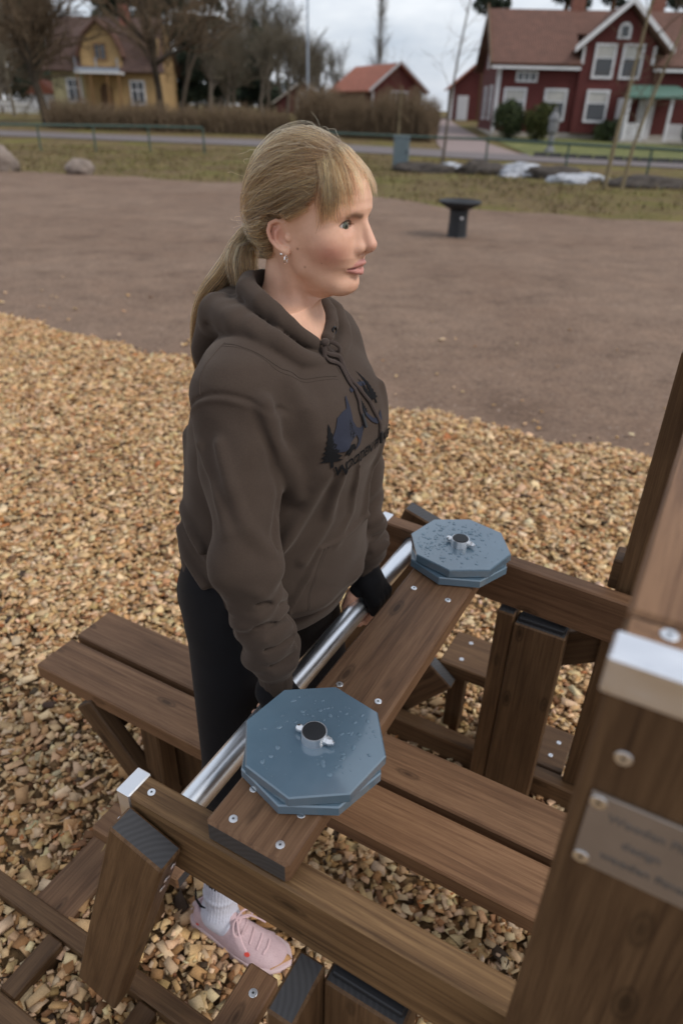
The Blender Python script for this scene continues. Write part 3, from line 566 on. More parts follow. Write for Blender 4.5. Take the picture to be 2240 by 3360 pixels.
M['red'] = siding('falu_red_boards', (.105, .021, .018)); M['redh'] = siding('dark_red_boards', (.085, .022, .020)); M['yellow'] = siding('ochre_yellow_boards', (.36, .235, .105)); M['yellow_lit'] = siding('ochre_boards_lit', (.40, .35, .20)); M['trim'] = plain('white_trim', (.62, .61, .62), .6, 0, .06)  # pale left part of the yellow front: sky light painted into the boards
M['tile'] = tiles('brown_tiles', (.125, .058, .040)); M['tile_red'] = tiles('salmon_tiles', (.42, .15, .095)); M['tile_dark'] = tiles('dark_brown_tiles', (.085, .048, .038)); M['stonebase'] = plain('pale_plinth', (.42, .38, .33), .9, 0, .15); M['copper'] = plain('green_copper', (.080, .150, .118), .6, 0, .15); M['brick'] = plain('chimney_brick', (.20, .085, .06), .9, 0, .25)
def glass_mat():
    t = NT('dark_window_glass'); t.col((.02, .024, .03)); t.set(Roughness=.06); t.b.inputs['Specular IOR Level'].default_value = .7; return t.m
M['glass'] = glass_mat(); M['curtain'] = plain('pale_curtain', (.45, .43, .40), .9)
def window(parent, x, z, w, h, y=-.02, mul=(1, 1), trim='trim', rot=None, curtain=False, frame_w=.13):
    """window whose lower left corner is (x,z) on the wall plane y=0 facing -y; rot is a matrix for side walls"""
    f = MB(); fw = frame_w; f.box(x-fw, x+w+fw, y-.06, y+.03, z-fw, z); f.box(x-fw, x+w+fw, y-.06, y+.03, z+h, z+h+fw); f.box(x-fw, x, y-.06, y+.03, z, z+h); f.box(x+w, x+w+fw, y-.06, y+.03, z, z+h)
    for i in range(1, mul[0]+1): xm = x+w*i/(mul[0]+1); f.box(xm-.04, xm+.04, y-.045, y+.02, z, z+h)
    for i in range(1, mul[1]+1): zm = z+h*(i/(mul[1]+1) if mul[1] > 1 else .62); f.box(x, x+w, y-.043, y+.02, zm-.04, zm+.04)
    me = f.mesh('window'); 
    o = link('window', me, M[trim], parent)
    g = MB().box(x, x+w, y-.015, y+.02, z, z+h).build('pane', M['glass'], o)
    if curtain: MB().box(x+.02, x+w-.02, y-.019, y-.016, z+h*.66, z+h-.02).build('curtain', M['curtain'], o)
    if rot is not None: o.matrix_local = rot
    return o
def poly_prism(parent, name, poly, y0, y1, mat, M4=None):
    """poly in the xz plane, extruded along y"""
    n = len(poly); V = [(x, y0, z) for x, z in poly]+[(x, y1, z) for x, z in poly]; F = [tuple(range(n)), tuple(range(2*n-1, n-1, -1))]+[(i, i+n, (i+1) % n+n, (i+1) % n) for i in range(n)]
    o = link(name, MB().add(V, F).mesh(name), M[mat], parent)
    if M4 is not None: o.matrix_local = M4
    return o
def slab(parent, name, a, b, c, d, th, mat):
    """roof plane a-b-c-d with thickness"""
    a, b, c, d = (Vector(v) for v in (a, b, c, d)); nrm = (b-a).cross(d-a).normalized()*th; V = [a, b, c, d, a+nrm, b+nrm, c+nrm, d+nrm]
    return link(name, MB().add(V, [(3, 2, 1, 0), (4, 5, 6, 7), (0, 1, 5, 4), (1, 2, 6, 5), (2, 3, 7, 6), (3, 0, 4, 7)]).mesh(name), M[mat], parent)
# red house: x along the front, y into the house, origin at its front left corner
rh = empty('red_house', (8.55, 47.9, .55), radians(-3), label='large dark red wooden house with brown tiled roof and front gable', cat='house')
D, EZ, RZ, LX = 8.4, 3.98, 6.65, 19.5
MB().box(-.02, LX, -.02, D, -.6, .30).build('plinth', M['stonebase'], rh)
poly_prism(rh, 'gable_wall', [(0, .30), (D, .30), (D, EZ-.3), (D/2, RZ-.15), (0, EZ-.3)], 0, .22, 'red', Matrix(((0, 1, 0, 0), (1, 0, 0, 0), (0, 0, 1, 0), (0, 0, 0, 1))))
MB().box(.22, LX, 0, .22, .30, EZ-.2).build('wall', M['red'], rh); MB().box(.22, LX, D-.22, D, .30, EZ-.2).build('wall', M['red'], rh); MB().box(LX-.22, LX, .22, D-.22, .30, EZ-.2).build('wall', M['red'], rh)
slab(rh, 'roof', (-.55, -.55, EZ-.35), (4.60, -.55, EZ-.35), (4.60, D/2, RZ), (-.55, D/2, RZ), .16, 'tile'); slab(rh, 'roof', (8.74, -.55, EZ-.35), (LX, -.55, EZ-.35), (LX, D/2, RZ), (8.74, D/2, RZ), .16, 'tile'); slab(rh, 'roof', (4.60, 2.2, RZ-1.36), (8.74, 2.2, RZ-1.36), (8.74, D/2, RZ), (4.60, D/2, RZ), .16, 'tile'); slab(rh, 'roof', (LX, D+.55, EZ-.35), (-.55, D+.55, EZ-.35), (-.55, D/2, RZ), (LX, D/2, RZ), .16, 'tile')
slab(rh, 'bargeboard', (-.60, -.6, EZ-.55), (-.53, -.6, EZ-.55), (-.53, D/2, RZ+.02), (-.60, D/2, RZ+.02), .42, 'wood_gold'); MB().box(-.5, 4.60, -.60, -.50, EZ-.50, EZ-.36).build('gutter', M['trim'], rh); MB().box(8.74, LX, -.60, -.50, EZ-.50, EZ-.36).build('gutter', M['trim'], rh)
MB().box(-.05, .18, -.05, -.02, .3, EZ-.3).build('corner_board', M['trim'], rh); MB().box(-.05, -.02, -.02, .18, .3, EZ-.3).build('corner_board', M['trim'], rh); MB().tube([(.02, -.5, EZ-.5), (.02, -.12, EZ-.9), (.02, -.12, .2)], .05, 8).build('downpipe', M['trim'], rh)
for x in (.58, 2.98): window(rh, x, 1.02, 1.08, 1.42, mul=(0, 1), curtain=True)
window(rh, 1.15, 2.95, 1.05, .36, mul=(2, 0), frame_w=.10)
SD = Matrix(((0, 1, 0, 0), (-1, 0, 0, 0), (0, 0, 1, 0), (0, 0, 0, 1)))
for y in (1.6, 4.6): window(rh, -y-1.0, 1.0, .9, 1.6, mul=(0, 1), rot=SD)
for y in (2.4, 4.4): window(rh, -y-.8, EZ-.15, .75, 1.45, mul=(1, 1), rot=SD)
fg = [(4.64, .30), (8.70, .30), (8.70, 4.75), (6.80, 6.50), (4.64, 4.75)]
poly_prism(rh, 'front_gable', fg, -.30, 3.9, 'red')
slab(rh, 'gable_roof', (4.10, -.85, 4.42), (6.80, -.85, 6.72), (6.80, 4.2, 6.72), (4.10, 4.2, 4.42), -.14, 'tile'); slab(rh, 'gable_roof', (9.50, 4.2, 4.42), (6.80, 4.2, 6.72), (6.80, -.85, 6.72), (9.50, -.85, 4.42), -.14, 'tile')
slab(rh, 'bargeboard', (4.04, -.92, 4.30), (6.80, -.92, 6.62), (6.80, -.92, 6.92), (4.04, -.92, 4.60), .06, 'trim'); slab(rh, 'bargeboard', (6.80, -.92, 6.62), (9.56, -.92, 4.30), (9.56, -.92, 4.60), (6.80, -.92, 6.92), .06, 'trim')
for x in (4.60, 8.56): MB().box(x, x+.16, -.34, -.31, EZ-.2, 4.7).build('corner_board', M['trim'], rh)
for x in (5.42, 6.98): window(rh, x, 3.22, .95, 1.45, -.33, (0, 1), curtain=True)
ar = MB(); ap = [(6.75+.36*cos(pi*k/8), 5.45+.36*sin(pi*k/8)) for k in range(9)]+[(6.39, 5.02), (7.11, 5.02)]; n_ = len(ap); ar.add([(x, -.40, z) for x, z in ap]+[(x, -.31, z) for x, z in ap], [tuple(range(n_))]+[(i, i+n_, (i+1) % n_+n_, (i+1) % n_) for i in range(n_)]); aw = ar.build('arched_window', M['trim'], rh); MB().box(6.55, 6.95, -.41, -.402, 5.12, 5.62).build('pane', M['glass'], aw)
for x in (5.38,): window(rh, x, 1.0, 1.05, 1.42, -.33, (0, 1), curtain=True)
# porch
po = MB(); po.add([(6.9, -2.6, 2.25), (11.0, -2.6, 2.25), (10.3, -.3, 2.85), (7.6, -.3, 2.85), (6.9, -2.6, 2.15), (11.0, -2.6, 2.15), (10.3, -.3, 2.15), (7.6, -.3, 2.15)], [(0, 1, 2, 3), (7, 6, 5, 4), (0, 4, 5, 1), (1, 5, 6, 2), (2, 6, 7, 3), (3, 7, 4, 0)]); po.build('porch_roof', M['copper'], rh)
MB().box(7.0, 10.9, -2.5, -.3, -.5, .05).build('porch_floor', M['stonebase'], rh)
for x in (7.15, 8.2, 9.5, 10.6): MB().box(x, x+.15, -2.4, -2.24, .05, 2.17).build('porch_post', M['trim'], rh)
for x0, x1 in ((7.25, 8.2), (9.6, 10.6)):
    for k in range(5): xx = x0+(x1-x0)*(k+.5)/5; MB().box(xx-.07, xx+.07, -2.36, -2.31, .08, .92).build('porch_rail', M['trim'], rh)
MB().box(8.35, 9.3, -.36, -.31, .08, 2.1).build('door', M['trim'], rh); MB().box(7.1, 7.22, -2.2, -.35, .08, 2.15).build('porch_wall', M['trim'], rh)
MB().box(11.6, 12.8, -.06, -.03, 1.0, 2.5).build('window', M['trim'], rh)
for x, y in ((4.5, 4.0), (9.4, 4.4)): MB().box(x, x+.75, y, y+.75, RZ-.6, RZ+1.3).build('chimney', M['brick'], rh, bev=.02)
# garage left of the red house
ga = empty('red_garage', (8.3, 67, 1.2), radians(-4), label='small red outbuilding with salmon roof left of the red house', cat='outbuilding')
MB().box(0, 4.2, 0, 6, -.5, 2.5).build('wall', M['red'], ga); poly_prism(ga, 'gable_wall', [(0, 2.5), (4.2, 2.5), (2.1, 4.2)], 0, 6, 'red'); slab(ga, 'roof', (-.4, -.4, 2.3), (2.1, -.4, 4.3), (2.1, 6.4, 4.3), (-.4, 6.4, 2.3), -.12, 'tile_red'); slab(ga, 'roof', (4.6, 6.4, 2.3), (2.1, 6.4, 4.3), (2.1, -.4, 4.3), (4.6, -.4, 2.3), -.12, 'tile_red'); MB().box(.5, 1.4, -.05, -.02, -.3, 1.8).build('door', M['trim'], ga); MB().box(-.03, .14, -.04, -.02, -.3, 2.5).build('corner_board', M['trim'], ga)
# red barn behind the tall hedge
ba = empty('red_barn', (1.75, 71, 1.2), radians(24), label='red barn with salmon tiled roof and white gable window behind the tall hedge', cat='barn')
MB().box(0, 5.0, 0, 9, -.5, 2.3).build('wall', M['red'], ba); poly_prism(ba, 'gable_wall', [(0, 2.3), (5.0, 2.3), (2.5, 4.1)], 0, 9, 'red')
slab(ba, 'roof', (-.45, -.4, 2.05), (2.5, -.4, 4.25), (2.5, 9.4, 4.25), (-.45, 9.4, 2.05), -.14, 'tile_red'); slab(ba, 'roof', (5.45, 9.4, 2.05), (2.5, 9.4, 4.25), (2.5, -.4, 4.25), (5.45, -.4, 2.05), -.14, 'tile_red')
slab(ba, 'bargeboard', (-.5, -.46, 1.95), (2.5, -.46, 4.2), (2.5, -.46, 4.42), (-.5, -.46, 2.17), .05, 'trim'); slab(ba, 'bargeboard', (2.5, -.46, 4.2), (5.5, -.46, 1.95), (5.5, -.46, 2.17), (2.5, -.46, 4.42), .05, 'trim'); window(ba, 1.9, .95, 1.5, 1.05, mul=(2, 0))
for x in (-.03, 4.87): MB().box(x, x+.16, -.04, -.02, -.3, 2.2).build('corner_board', M['trim'], ba)
# small dark red house far left of the lamp post
sh_ = empty('small_red_house', (-7.6, 80, 1.1), radians(6), label='small dark red house with pale roof edge far behind the low hedge', cat='house')
MB().box(0, 5.2, 0, 7, -.6, 1.4).build('wall', M['redh'], sh_); poly_prism(sh_, 'gable_wall', [(0, 1.4), (5.2, 1.4), (2.6, 3.0)], 0, 7, 'redh'); slab(sh_, 'roof', (-.5, -.5, 1.1), (2.6, -.5, 3.15), (2.6, 7.4, 3.15), (-.5, 7.4, 1.1), -.14, 'stonebase'); slab(sh_, 'roof', (5.7, 7.4, 1.1), (2.6, 7.4, 3.15), (2.6, -.5, 3.15), (5.7, -.5, 1.1), -.14, 'stonebase'); window(sh_, 2.2, .9, .8, 1.1, mul=(1, 0))
# yellow house with gambrel gable
yh = empty('yellow_house', (-24.3, 65, 1.05), radians(2), label='yellow wooden house with dark gambrel roof, balcony and front gable', cat='house')
MB().box(0, 2.55, 0, 7, -.5, 3.0).build('left_wall', M['yellow_lit'], yh); MB().box(2.55, 8.75, -.02, 7, -.5, 3.1).build('wall', M['yellow'], yh); MB().box(-.02, 8.77, -.04, 7, -.6, -.1).build('plinth', M['stonebase'], yh)  # left stretch of the front wall carries the painted skylit tone
for (a, b, za, zb, m_) in ((-.5, 9.2, 2.85, 5.2, 'tile_dark'),): slab(yh, 'roof', (a, -.45, za), (b, -.45, za), (b-.35, 1.1, zb), (a+.35, 1.1, zb), .14, m_); slab(yh, 'roof', (a+.35, 1.1, zb), (b-.35, 1.1, zb), (b-.6, 3.5, 6.7), (a+.6, 3.5, 6.7), .14, m_); slab(yh, 'roof', (b, 7.4, za), (a, 7.4, za), (a+.6, 3.5, 6.7), (b-.6, 3.5, 6.7), .14, m_)
poly_prism(yh, 'gable_end', [(0, 3.0), (.35, 5.0), (3.5, 6.4), (6.8, 4.2), (7, 3.0)], .1, .3, 'yellow', Matrix(((0, 1, 0, 8.4), (1, 0, 0, 0), (0, 0, 1, 0), (0, 0, 0, 1))))
poly_prism(yh, 'front_gable', [(2.65, 2.9), (5.85, 2.9), (5.85, 4.1), (5.35, 5.2), (4.25, 6.15), (3.15, 5.2), (2.65, 4.1)], -.35, 3, 'yellow')
for a, b, c_, d_ in (((2.35, 3.9), (3.0, 5.35), None, None), ((3.0, 5.35), (4.25, 6.4), None, None), ((4.25, 6.4), (5.5, 5.35), None, None), ((5.5, 5.35), (6.15, 3.9), None, None)): slab(yh, 'gable_roof', (a[0], -.75, a[1]), (b[0], -.75, b[1]), (b[0], 3, b[1]), (a[0], 3, a[1]), -.13, 'tile')
window(yh, 3.85, 3.75, .8, .95, -.37, (1, 0), 'wood_gold'); window(yh, 1.25, .85, .95, 1.45, -.02, (1, 1)); window(yh, 6.35, .75, .95, 1.5, -.04, (1, 1), 'trim')
MB().box(2.5, 6.0, -2.0, -.35, 2.72, 2.86).build('balcony_floor', M['trim'], yh); MB().box(2.5, 6.0, -2.0, -1.92, 2.86, 3.10).build('balcony_rail', M['polegrey'], yh)
for x in (2.6, 3.6, 4.9, 5.8): MB().box(x, x+.12, -1.98, -1.86, -.4, 2.75).build('porch_post', M['wood_gold'], yh)
for x in (2.6, 4.2, 5.85): MB().box(x, x+.08, -1.97, -1.89, 3.1, 3.75).build('balcony_post', M['polegrey'], yh)
poly_prism(yh, 'door', [(3.8, -.2), (4.75, -.2), (4.75, 1.7), (4.5, 2.1), (4.05, 2.1), (3.8, 1.7)], -.10, -.03, 'wood'); MB().box(5.4, 6.1, 2.4, 3.1, 5.9, 7.6).build('chimney', M['brick'], yh)
# parked pale car and picket fence far left
fn_ = empty('picket_fence', (-29.5, 60, .95), label='pale picket fence far left behind the large bare tree', cat='fence')
for k in range(26): MB().box(k*.22, k*.22+.10, 0, .03, 0, .85+.05*(k % 2)).build('picket', M['trim'], fn_)
MB().box(-.05, 5.7, .03, .07, .2, .28).build('rail', M['trim'], fn_); MB().box(-.05, 5.7, .03, .07, .6, .68).build('rail', M['trim'], fn_)
wn_ = empty('white_shed', (-27.5, 68, 1.2), label='small white and red shed glimpsed left of the yellow house', cat='shed'); MB().box(0, 2.0, 0, 2, -.3, 1.2).build('wall', M['trim'], wn_); poly_prism(wn_, 'roof', [(-.3, 1.15), (2.3, 1.15), (1.0, 2.2)], -.2, 2.2, 'tile_red')
# ------------------------------------------------------------------ wooden bench-press machine: fixed frame, swinging lever, loose plates
B0 = .47
def beam(name, a0, a1, b0, b1, z0, z1, axis, parent, mat='wood', bev=.004, off=None):
    """a timber filling a box of the machine frame, grain along axis"""
    o_ = off or (0, 0, 0); c = ((a0+a1)/2, (b0+b1)/2-B0, (z0+z1)/2); dx, dy, dz = a1-a0, b1-b0, z1-z0
    dims = {'a': (dx, dy, dz), 'b': (dy, dx, dz), 'z': (dz, dy, dx)}[axis]
    o = link(name, boxmesh(name, *dims, bev, True), [M[mat], M['end']], parent); o.location = c
    o.rotation_euler = {'a': (0, 0, 0), 'b': (0, 0, pi/2), 'z': (0, pi/2, 0)}[axis]
    return o
def strut(name, p0, p1, wid, thk, parent, mat='wood', up=(0, 1, 0), bev=.004):
    """a timber between two points (a,b,z); thk is measured along up"""
    p0 = Vector((p0[0], p0[1]-B0, p0[2])); p1 = Vector((p1[0], p1[1]-B0, p1[2])); x = (p1-p0).normalized(); y = Vector(up); y = (y-x*y.dot(x)).normalized(); z = x.cross(y)
    o = link(name, boxmesh(name, (p1-p0).length, thk, wid, bev, True), [M[mat], M['end']], parent)
    o.matrix_local = Matrix.Translation((p0+p1)/2) @ Matrix((x, y, z)).transposed().to_4x4(); return o
def screw_mesh(r=.0066):
    m = MB(); n = 20
    m.lathe([(r, 0), (r, .0006), (r*.93, .0011), (r*.45, .0012)], n); nf = len(m.F)
    st = [((.36 if k % 2 == 0 else .2)*r*cos(pi*k/6), (.36 if k % 2 == 0 else .2)*r*sin(pi*k/6)) for k in range(12)]; m.prism(st, .0010, .00145)
    me = m.mesh('screw'); me.materials.append(M['screw']); me.materials.append(M['recess'])
    for i, p in enumerate(me.polygons): p.material_index = 1 if i >= nf else 0
    return me
SCREW = screw_mesh(); SCREW_B = screw_mesh(.0085)
def screw(parent, wp, normal=(0, 0, 1), root=None, me=None):
    """wp in machine-frame coordinates (a,b,z)"""
    o = bpy.data.objects.new('screw', me or SCREW); COL.objects.link(o); o.parent = parent
    loc = Matrix.Translation((wp[0], wp[1]-B0, wp[2])) @ Vector(normal).to_track_quat('Z', 'Y').to_matrix().to_4x4() @ Matrix.Rotation(random.uniform(0, 6), 4, 'Z')
    pm = parent.matrix_local if parent.parent else Matrix.Identity(4)
    if parent.parent:
        parent_m = Matrix.LocRotScale(parent.location, parent.rotation_euler if parent.rotation_mode != 'QUATERNION' else parent.rotation_quaternion, None); o.matrix_local = parent_m.inverted() @ loc
    else: o.matrix_local = loc
    return o
base = FR(0, B0, 0)
FRAME = empty('exercise_bench', base, TH, label='brown stained timber bench-press frame with a two-plank seat she straddles', cat='exercise bench')
LEVER = empty('lifting_lever', base, TH, label='swinging timber lever with steel bar and two plate spindles in her hands', cat='lifting lever')

# --- lever
def cap(parent_beam, a0, a1, b0, b1, z0, z1):
    o = link('end_cap', MB().box(a0, a1, b0-B0, b1-B0, z0, z1).mesh('end_cap', bev=.002), M['cap'], parent_beam)
    pm = Matrix.LocRotScale(parent_beam.location, parent_beam.rotation_euler, None); o.matrix_local = pm.inverted(); return o
armN = beam('arm', -.172, .66, -.016, .030, .680, .805, 'a', LEVER, 'wood_gold'); cap(armN, -.180, -.152, -.0185, .0325, .677, .8075)
armN['label'] = 'near arm with pale worn top edge'
screw(armN, (-.128, .007, .805))
armF = beam('arm', -.182, .66, .921, .966, .683, .805, 'a', LEVER, 'wood_lit'); cap(armF, -.190, -.162, .9185, .9685, .680, .8075)
armF.rotation_euler = (0, radians(2.4), 0); screw(armF, (-.128, .944, .819))
plank = beam('cross_plank', 0, .144, -.013, .955, .8065, .851, 'b', LEVER, 'wood_lit', .005)
for a, b in ((.034, .661), (.114, .659), (.036, .325), (.115, .323), (.031, .066), (.035, .009), (.117, .009), (.117, .065), (.035, .93), (.115, .93)): screw(plank, (a, b, .851))
BARZ, BARA, BARR = .774, -.078, .0232
MB().tube([(BARA, .030-B0, BARZ), (BARA, .921-B0, BARZ+.004)], BARR, 32).build('lifting_bar', M['steel_bar'], LEVER, True)
MB().lathe([(.029, 0), (.029, .003)], 28).build('bar_flange', M['rubber'], LEVER).matrix_local = Matrix.Translation((BARA, .918-B0, BARZ)) @ Matrix.Rotation(radians(90), 4, 'X') @ Matrix.Translation((0, 0, -.003))
for (a, b) in ((.080, .163), (.078, .812)):
    sp = MB(); prof = [(.0205, 0), (.0205, .0585), (.0200, .0605), (.0187, .0605), (.0187, .0575)]
    sp.lathe(prof, 36); so = sp.build('spindle', M['cap'], LEVER, True); so.location = (a, b-B0, .8515)
    MB().lathe([(.0185, .050), (.0185, .0606), (.0175, .0622), (.004, .0628)], 32).build('rubber_cap', M['rubber'], so, True)
    MB().tube([(-.0325, 0, .0520), (-.0315, 0, .0520), (-.0285, 0, .0520), (-.0255, 0, .0520), (-.019, 0, .0520)], [.0020, .0052, .0066, .0066, .0040], 16).build('bolt_head', M['screw'], so, True)
    nut = MB().tube([(.019, 0, .0520), (.0235, 0, .0520)], .0078, 16); nut.tube([(.0235, 0, .0520), (.0295, 0, .0520)], .0068, 6); nut.tube([(.0295, 0, .0520), (.0325, 0, .0520)], [.0055, .0048], 12); nut.tube([(.0325, 0, .0520), (.0355, 0, .0520)], .0032, 10); nut.build('lock_nut', M['screw'], so)

# --- octagonal weight plates, each loose
def plate_mat():
    t = NT('blue_grey_lacquer'); v = t.coord('Object', rand=True); n = t.noise(v, 14, 4, .6); f = t.noise(v, 420, 2, .6)
    t.col(t.ramp(n, [(.3, (.105, .165, .215)), (.7, (.12, .185, .24))])); t.set(Roughness=t.ramp(n, [(.3, (.14,)*3), (.7, (.20,)*3)])); t.b.inputs['Specular IOR Level'].default_value = .75; t.b.inputs['Coat Weight'].default_value = 1.0; t.b.inputs['Coat Roughness'].default_value = .06
    t.bump(f, .04, .0004); return t.m
M['plate'] = plate_mat()
def drop_mat():
    t = NT('water_drop'); v = t.coord('Object'); t.col(t.ramp(t.noise(v, 60, 2, .5), [(.3, (.11, .175, .225)), (.7, (.15, .22, .28))])); t.set(Roughness=.03); t.b.inputs['Specular IOR Level'].default_value = .7; return t.m
M['drop'] = drop_mat()
M['bare'] = plain('bare_fibre_edge', (.16, .09, .05), .8, 0, .3, 60)
def octo(name, R, t, hole=.0215, ch=.0022):
    bm = bmesh.new(); vs = []
    for z, r in ((0, R-ch), (ch, R), (t-ch, R), (t, R-ch)):
        vs.append([bm.verts.new((r*cos(pi/4*k), r*sin(pi/4*k), z)) for k in range(8)])
    hb = [[bm.verts.new((hole*cos(pi/16*k), hole*sin(pi/16*k), z)) for k in range(32)] for z in (0, t)]
    for i in range(3):
        for k in range(8): bm.faces.new((vs[i][k], vs[i][(k+1) % 8], vs[i+1][(k+1) % 8], vs[i+1][k]))
    for ring, h, fl in ((vs[3], hb[1], False), (vs[0], hb[0], True)):
        for k in range(8):
            q_ = [h[(4*k+j) % 32] for j in range(5)]; f = [ring[k], ring[(k+1) % 8]] + q_[::-1]
            bm.faces.new(f[::-1] if fl else f)
    for k in range(32): bm.faces.new((hb[0][k], hb[0][(k+1) % 32], hb[1][(k+1) % 32], hb[1][k]))
    bmesh.ops.recalc_face_normals(bm, faces=bm.faces[:])
    return bmmesh(name, bm)
PLATE = octo('weight_plate', .1165, .0205); PLATE.materials.append(M['plate'])
def drops(n, seed, clusters, rmin, rmax):
    """flattened water beads on the plate top"""
    rs = random.Random(seed); m = MB()
    for i in range(n):
        for _ in range(30):
            if rs.random() < .7: cx, cy, s = rs.choice(clusters); x = rs.gauss(cx, s); y = rs.gauss(cy, s)
            else: x = rs.uniform(-.1, .1); y = rs.uniform(-.1, .1)
            if math.hypot(x, y) < .098 and math.hypot(x, y) > .034: break
        r = rmin+(rmax-rmin)*rs.random()**2.2; el = rs.uniform(1, 1.7); an = rs.uniform(0, pi); h = r*.38; k = 12; base_ = len(m.V); ph = [rs.uniform(.85, 1.15) for _ in range(k)]
        for f_, hh in ((1, 0), (.97, .35), (.75, .8), (.35, 1.0)):
            for j in range(k):
                t = 2*pi*j/k; X = r*f_*cos(t)*el*ph[j]; Y = r*f_*sin(t)*ph[j]; m.V.append((x+X*cos(an)-Y*sin(an), y+X*sin(an)+Y*cos(an), .0207+h*hh))
        for q_ in range(3):
            for j in range(k): a = base_+q_*k+j; b = base_+q_*k+(j+1) % k; m.F.append((a, b, b+k, a+k))
        m.F.append(tuple(base_+3*k+j for j in range(k))); m.F.append(tuple(base_+j for j in range(k-1, -1, -1)))
    return m
def plate(a, b, z, ang, label, dr=None):
    o = bpy.data.objects.new('weight_plate', PLATE); COL.objects.link(o); o.location = FR(a, b, z); o.rotation_euler = (0, 0, TH+radians(ang))
    setp(o, label, 'weight plate', 'octagonal weight plates on the lever')
    if dr: dr.build('water_drops', M['drop'], o, True, kind='stuff')
    return o
plate(.0775, .1625, .8530, 5.5, 'lower blue-grey octagonal plate of the near stack', None)
plate(.0790, .1650, .8745, 12.5, 'upper blue-grey octagonal plate of the near stack, beaded with rain', drops(110, 3, [(.06, .03, .03), (.05, -.02, .02), (-.03, .06, .03), (-.05, -.02, .03), (.03, .06, .03)], .0009, .0036))
plate(.0765, .8125, .8530, 0, 'lower blue-grey octagonal plate of the far stack', None)
pf = plate(.0770, .8185, .8745, 9, 'upper blue-grey octagonal plate of the far stack, densely beaded with rain', drops(190, 5, [(-.05, .0, .03), (-.02, -.05, .03), (-.04, .05, .03), (.02, .06, .03), (-.06, -.04, .02)], .0011, .0044))
# --- fixed frame: seat, base rails, legs, uprights, posts
W = lambda *a, **k: beam(*a, **k)
bnN = W('seat_plank', -.893, .98, .335, .458, .405, .450, 'a', FRAME, 'wood_lit'); bnF = W('seat_plank', -.893, .98, .475, .600, .405, .450, 'a', FRAME, 'wood_lit')
for bb, o_ in ((.365, bnN), (.43, bnN), (.505, bnF), (.57, bnF)): screw(o_, (.78, bb, .450))
W('seat_bearer', -.70, -.655, .35, .585, .29, .403, 'b', FRAME); W('seat_bearer', .60, .645, .35, .585, .29, .403, 'b', FRAME)
W('seat_leg', -.545, -.485, .345, .40, .02, .403, 'z', FRAME); W('seat_leg', -.545, -.485, .535, .59, .02, .403, 'z', FRAME)
strut('seat_brace', (-.72, .345, .40), (-.545, .345, .19), .075, .04, FRAME); strut('seat_brace', (-.72, .575, .40), (-.545, .575, .19), .075, .04, FRAME)
W('seat_board', -.60, -.45, .41, .53, .13, .36, 'z', FRAME)
W('base_cross', -.588, -.545, .41, .95, .02, .058, 'b', FRAME); W('base_board', -.645, -.525, .02, .40, .012, .045, 'b', FRAME, 'wood_lit')
W('base_rail', -1.2, .70, -.018, .024, -.01, .062, 'a', FRAME, 'wood'); W('base_rail', -.70, .70, .958, 1.006, -.01, .10, 'a', FRAME, 'wood')
W('base_rail', -1.2, -.30, -.205, -.160, -.01, .062, 'a', FRAME, 'wood')
W('base_rung', -.540, -.494, -.158, -.020, -.01, .056, 'b', FRAME, 'wood'); W('base_rung', -.255, -.205, -.26, -.020, -.01, .056, 'b', FRAME, 'wood'); W('base_rung', -.83, -.785, -.158, -.020, -.01, .056, 'b', FRAME, 'wood')
stp = W('step_board', -.468, -.22, .105, .182, .312, .350, 'a', FRAME, 'wood_lit'); screw(stp, (-.425, .152, .350)); W('step_leg', -.40, -.345, .12, .165, .02, .310, 'z', FRAME)
# slanted stops outside both arms
strut('slanted_stop', (-.330, -.044, .09), (-.098, -.044, .775), .108, .047, FRAME); strut('slanted_stop', (-.34, 1.05, .05), (-.105, 1.05, .80), .10, .05, FRAME)
for zz in (.735, .700, .672): screw(FRAME, (-.040-(.775-zz)*.34, -.044+random.uniform(-.006, .006), zz-.003), (.947, 0, -.32))
# rest uprights beneath the arms
for (bn0, bn1, bw0, bw1) in ((-.112, -.0205, -.034, .028), (.905, .985, .90, .955)):
    n_ = W('rest_post', .168, .2125, bn0, bn1, -.01, .677, 'z', FRAME); w_ = W('rest_post', .2145, .342, bw0, bw1, -.01, .660, 'z', FRAME)
    MB().box(.222, .335, bw0+.012-B0, bw1-.006-B0, .660, .672).build('rubber_pad', M['rubber'], FRAME, bev=.002)
o = W('foot_board', -.010, .057, -.30, .072, .258, .300, 'b', FRAME, 'wood_lit'); screw(o, (.028, .028, .300), me=SCREW_B); W('foot_leg', .0, .048, -.14, -.09, -.01, .256, 'z', FRAME)
ff = W('foot_board', -.012, .25, 1.06, 1.225, .255, .300, 'a', FRAME); screw(ff, (.045, 1.185, .300)); screw(ff, (.045, 1.10, .300))
W('foot_leg', .018, .070, 1.075, 1.12, -.01, .254, 'z', FRAME); strut('foot_brace', (-.20, 1.04, .02), (.01, 1.04, .28), .10, .045, FRAME)
fb2 = W('base_board', .16, .41, 1.010, 1.178, .055, .10, 'a', FRAME); screw(fb2, (.365, 1.06, .10)); screw(fb2, (.375, 1.12, .10))
strut('post_brace', (.22, 1.03, .47), (.46, 1.03, .62), .10, .045, FRAME)
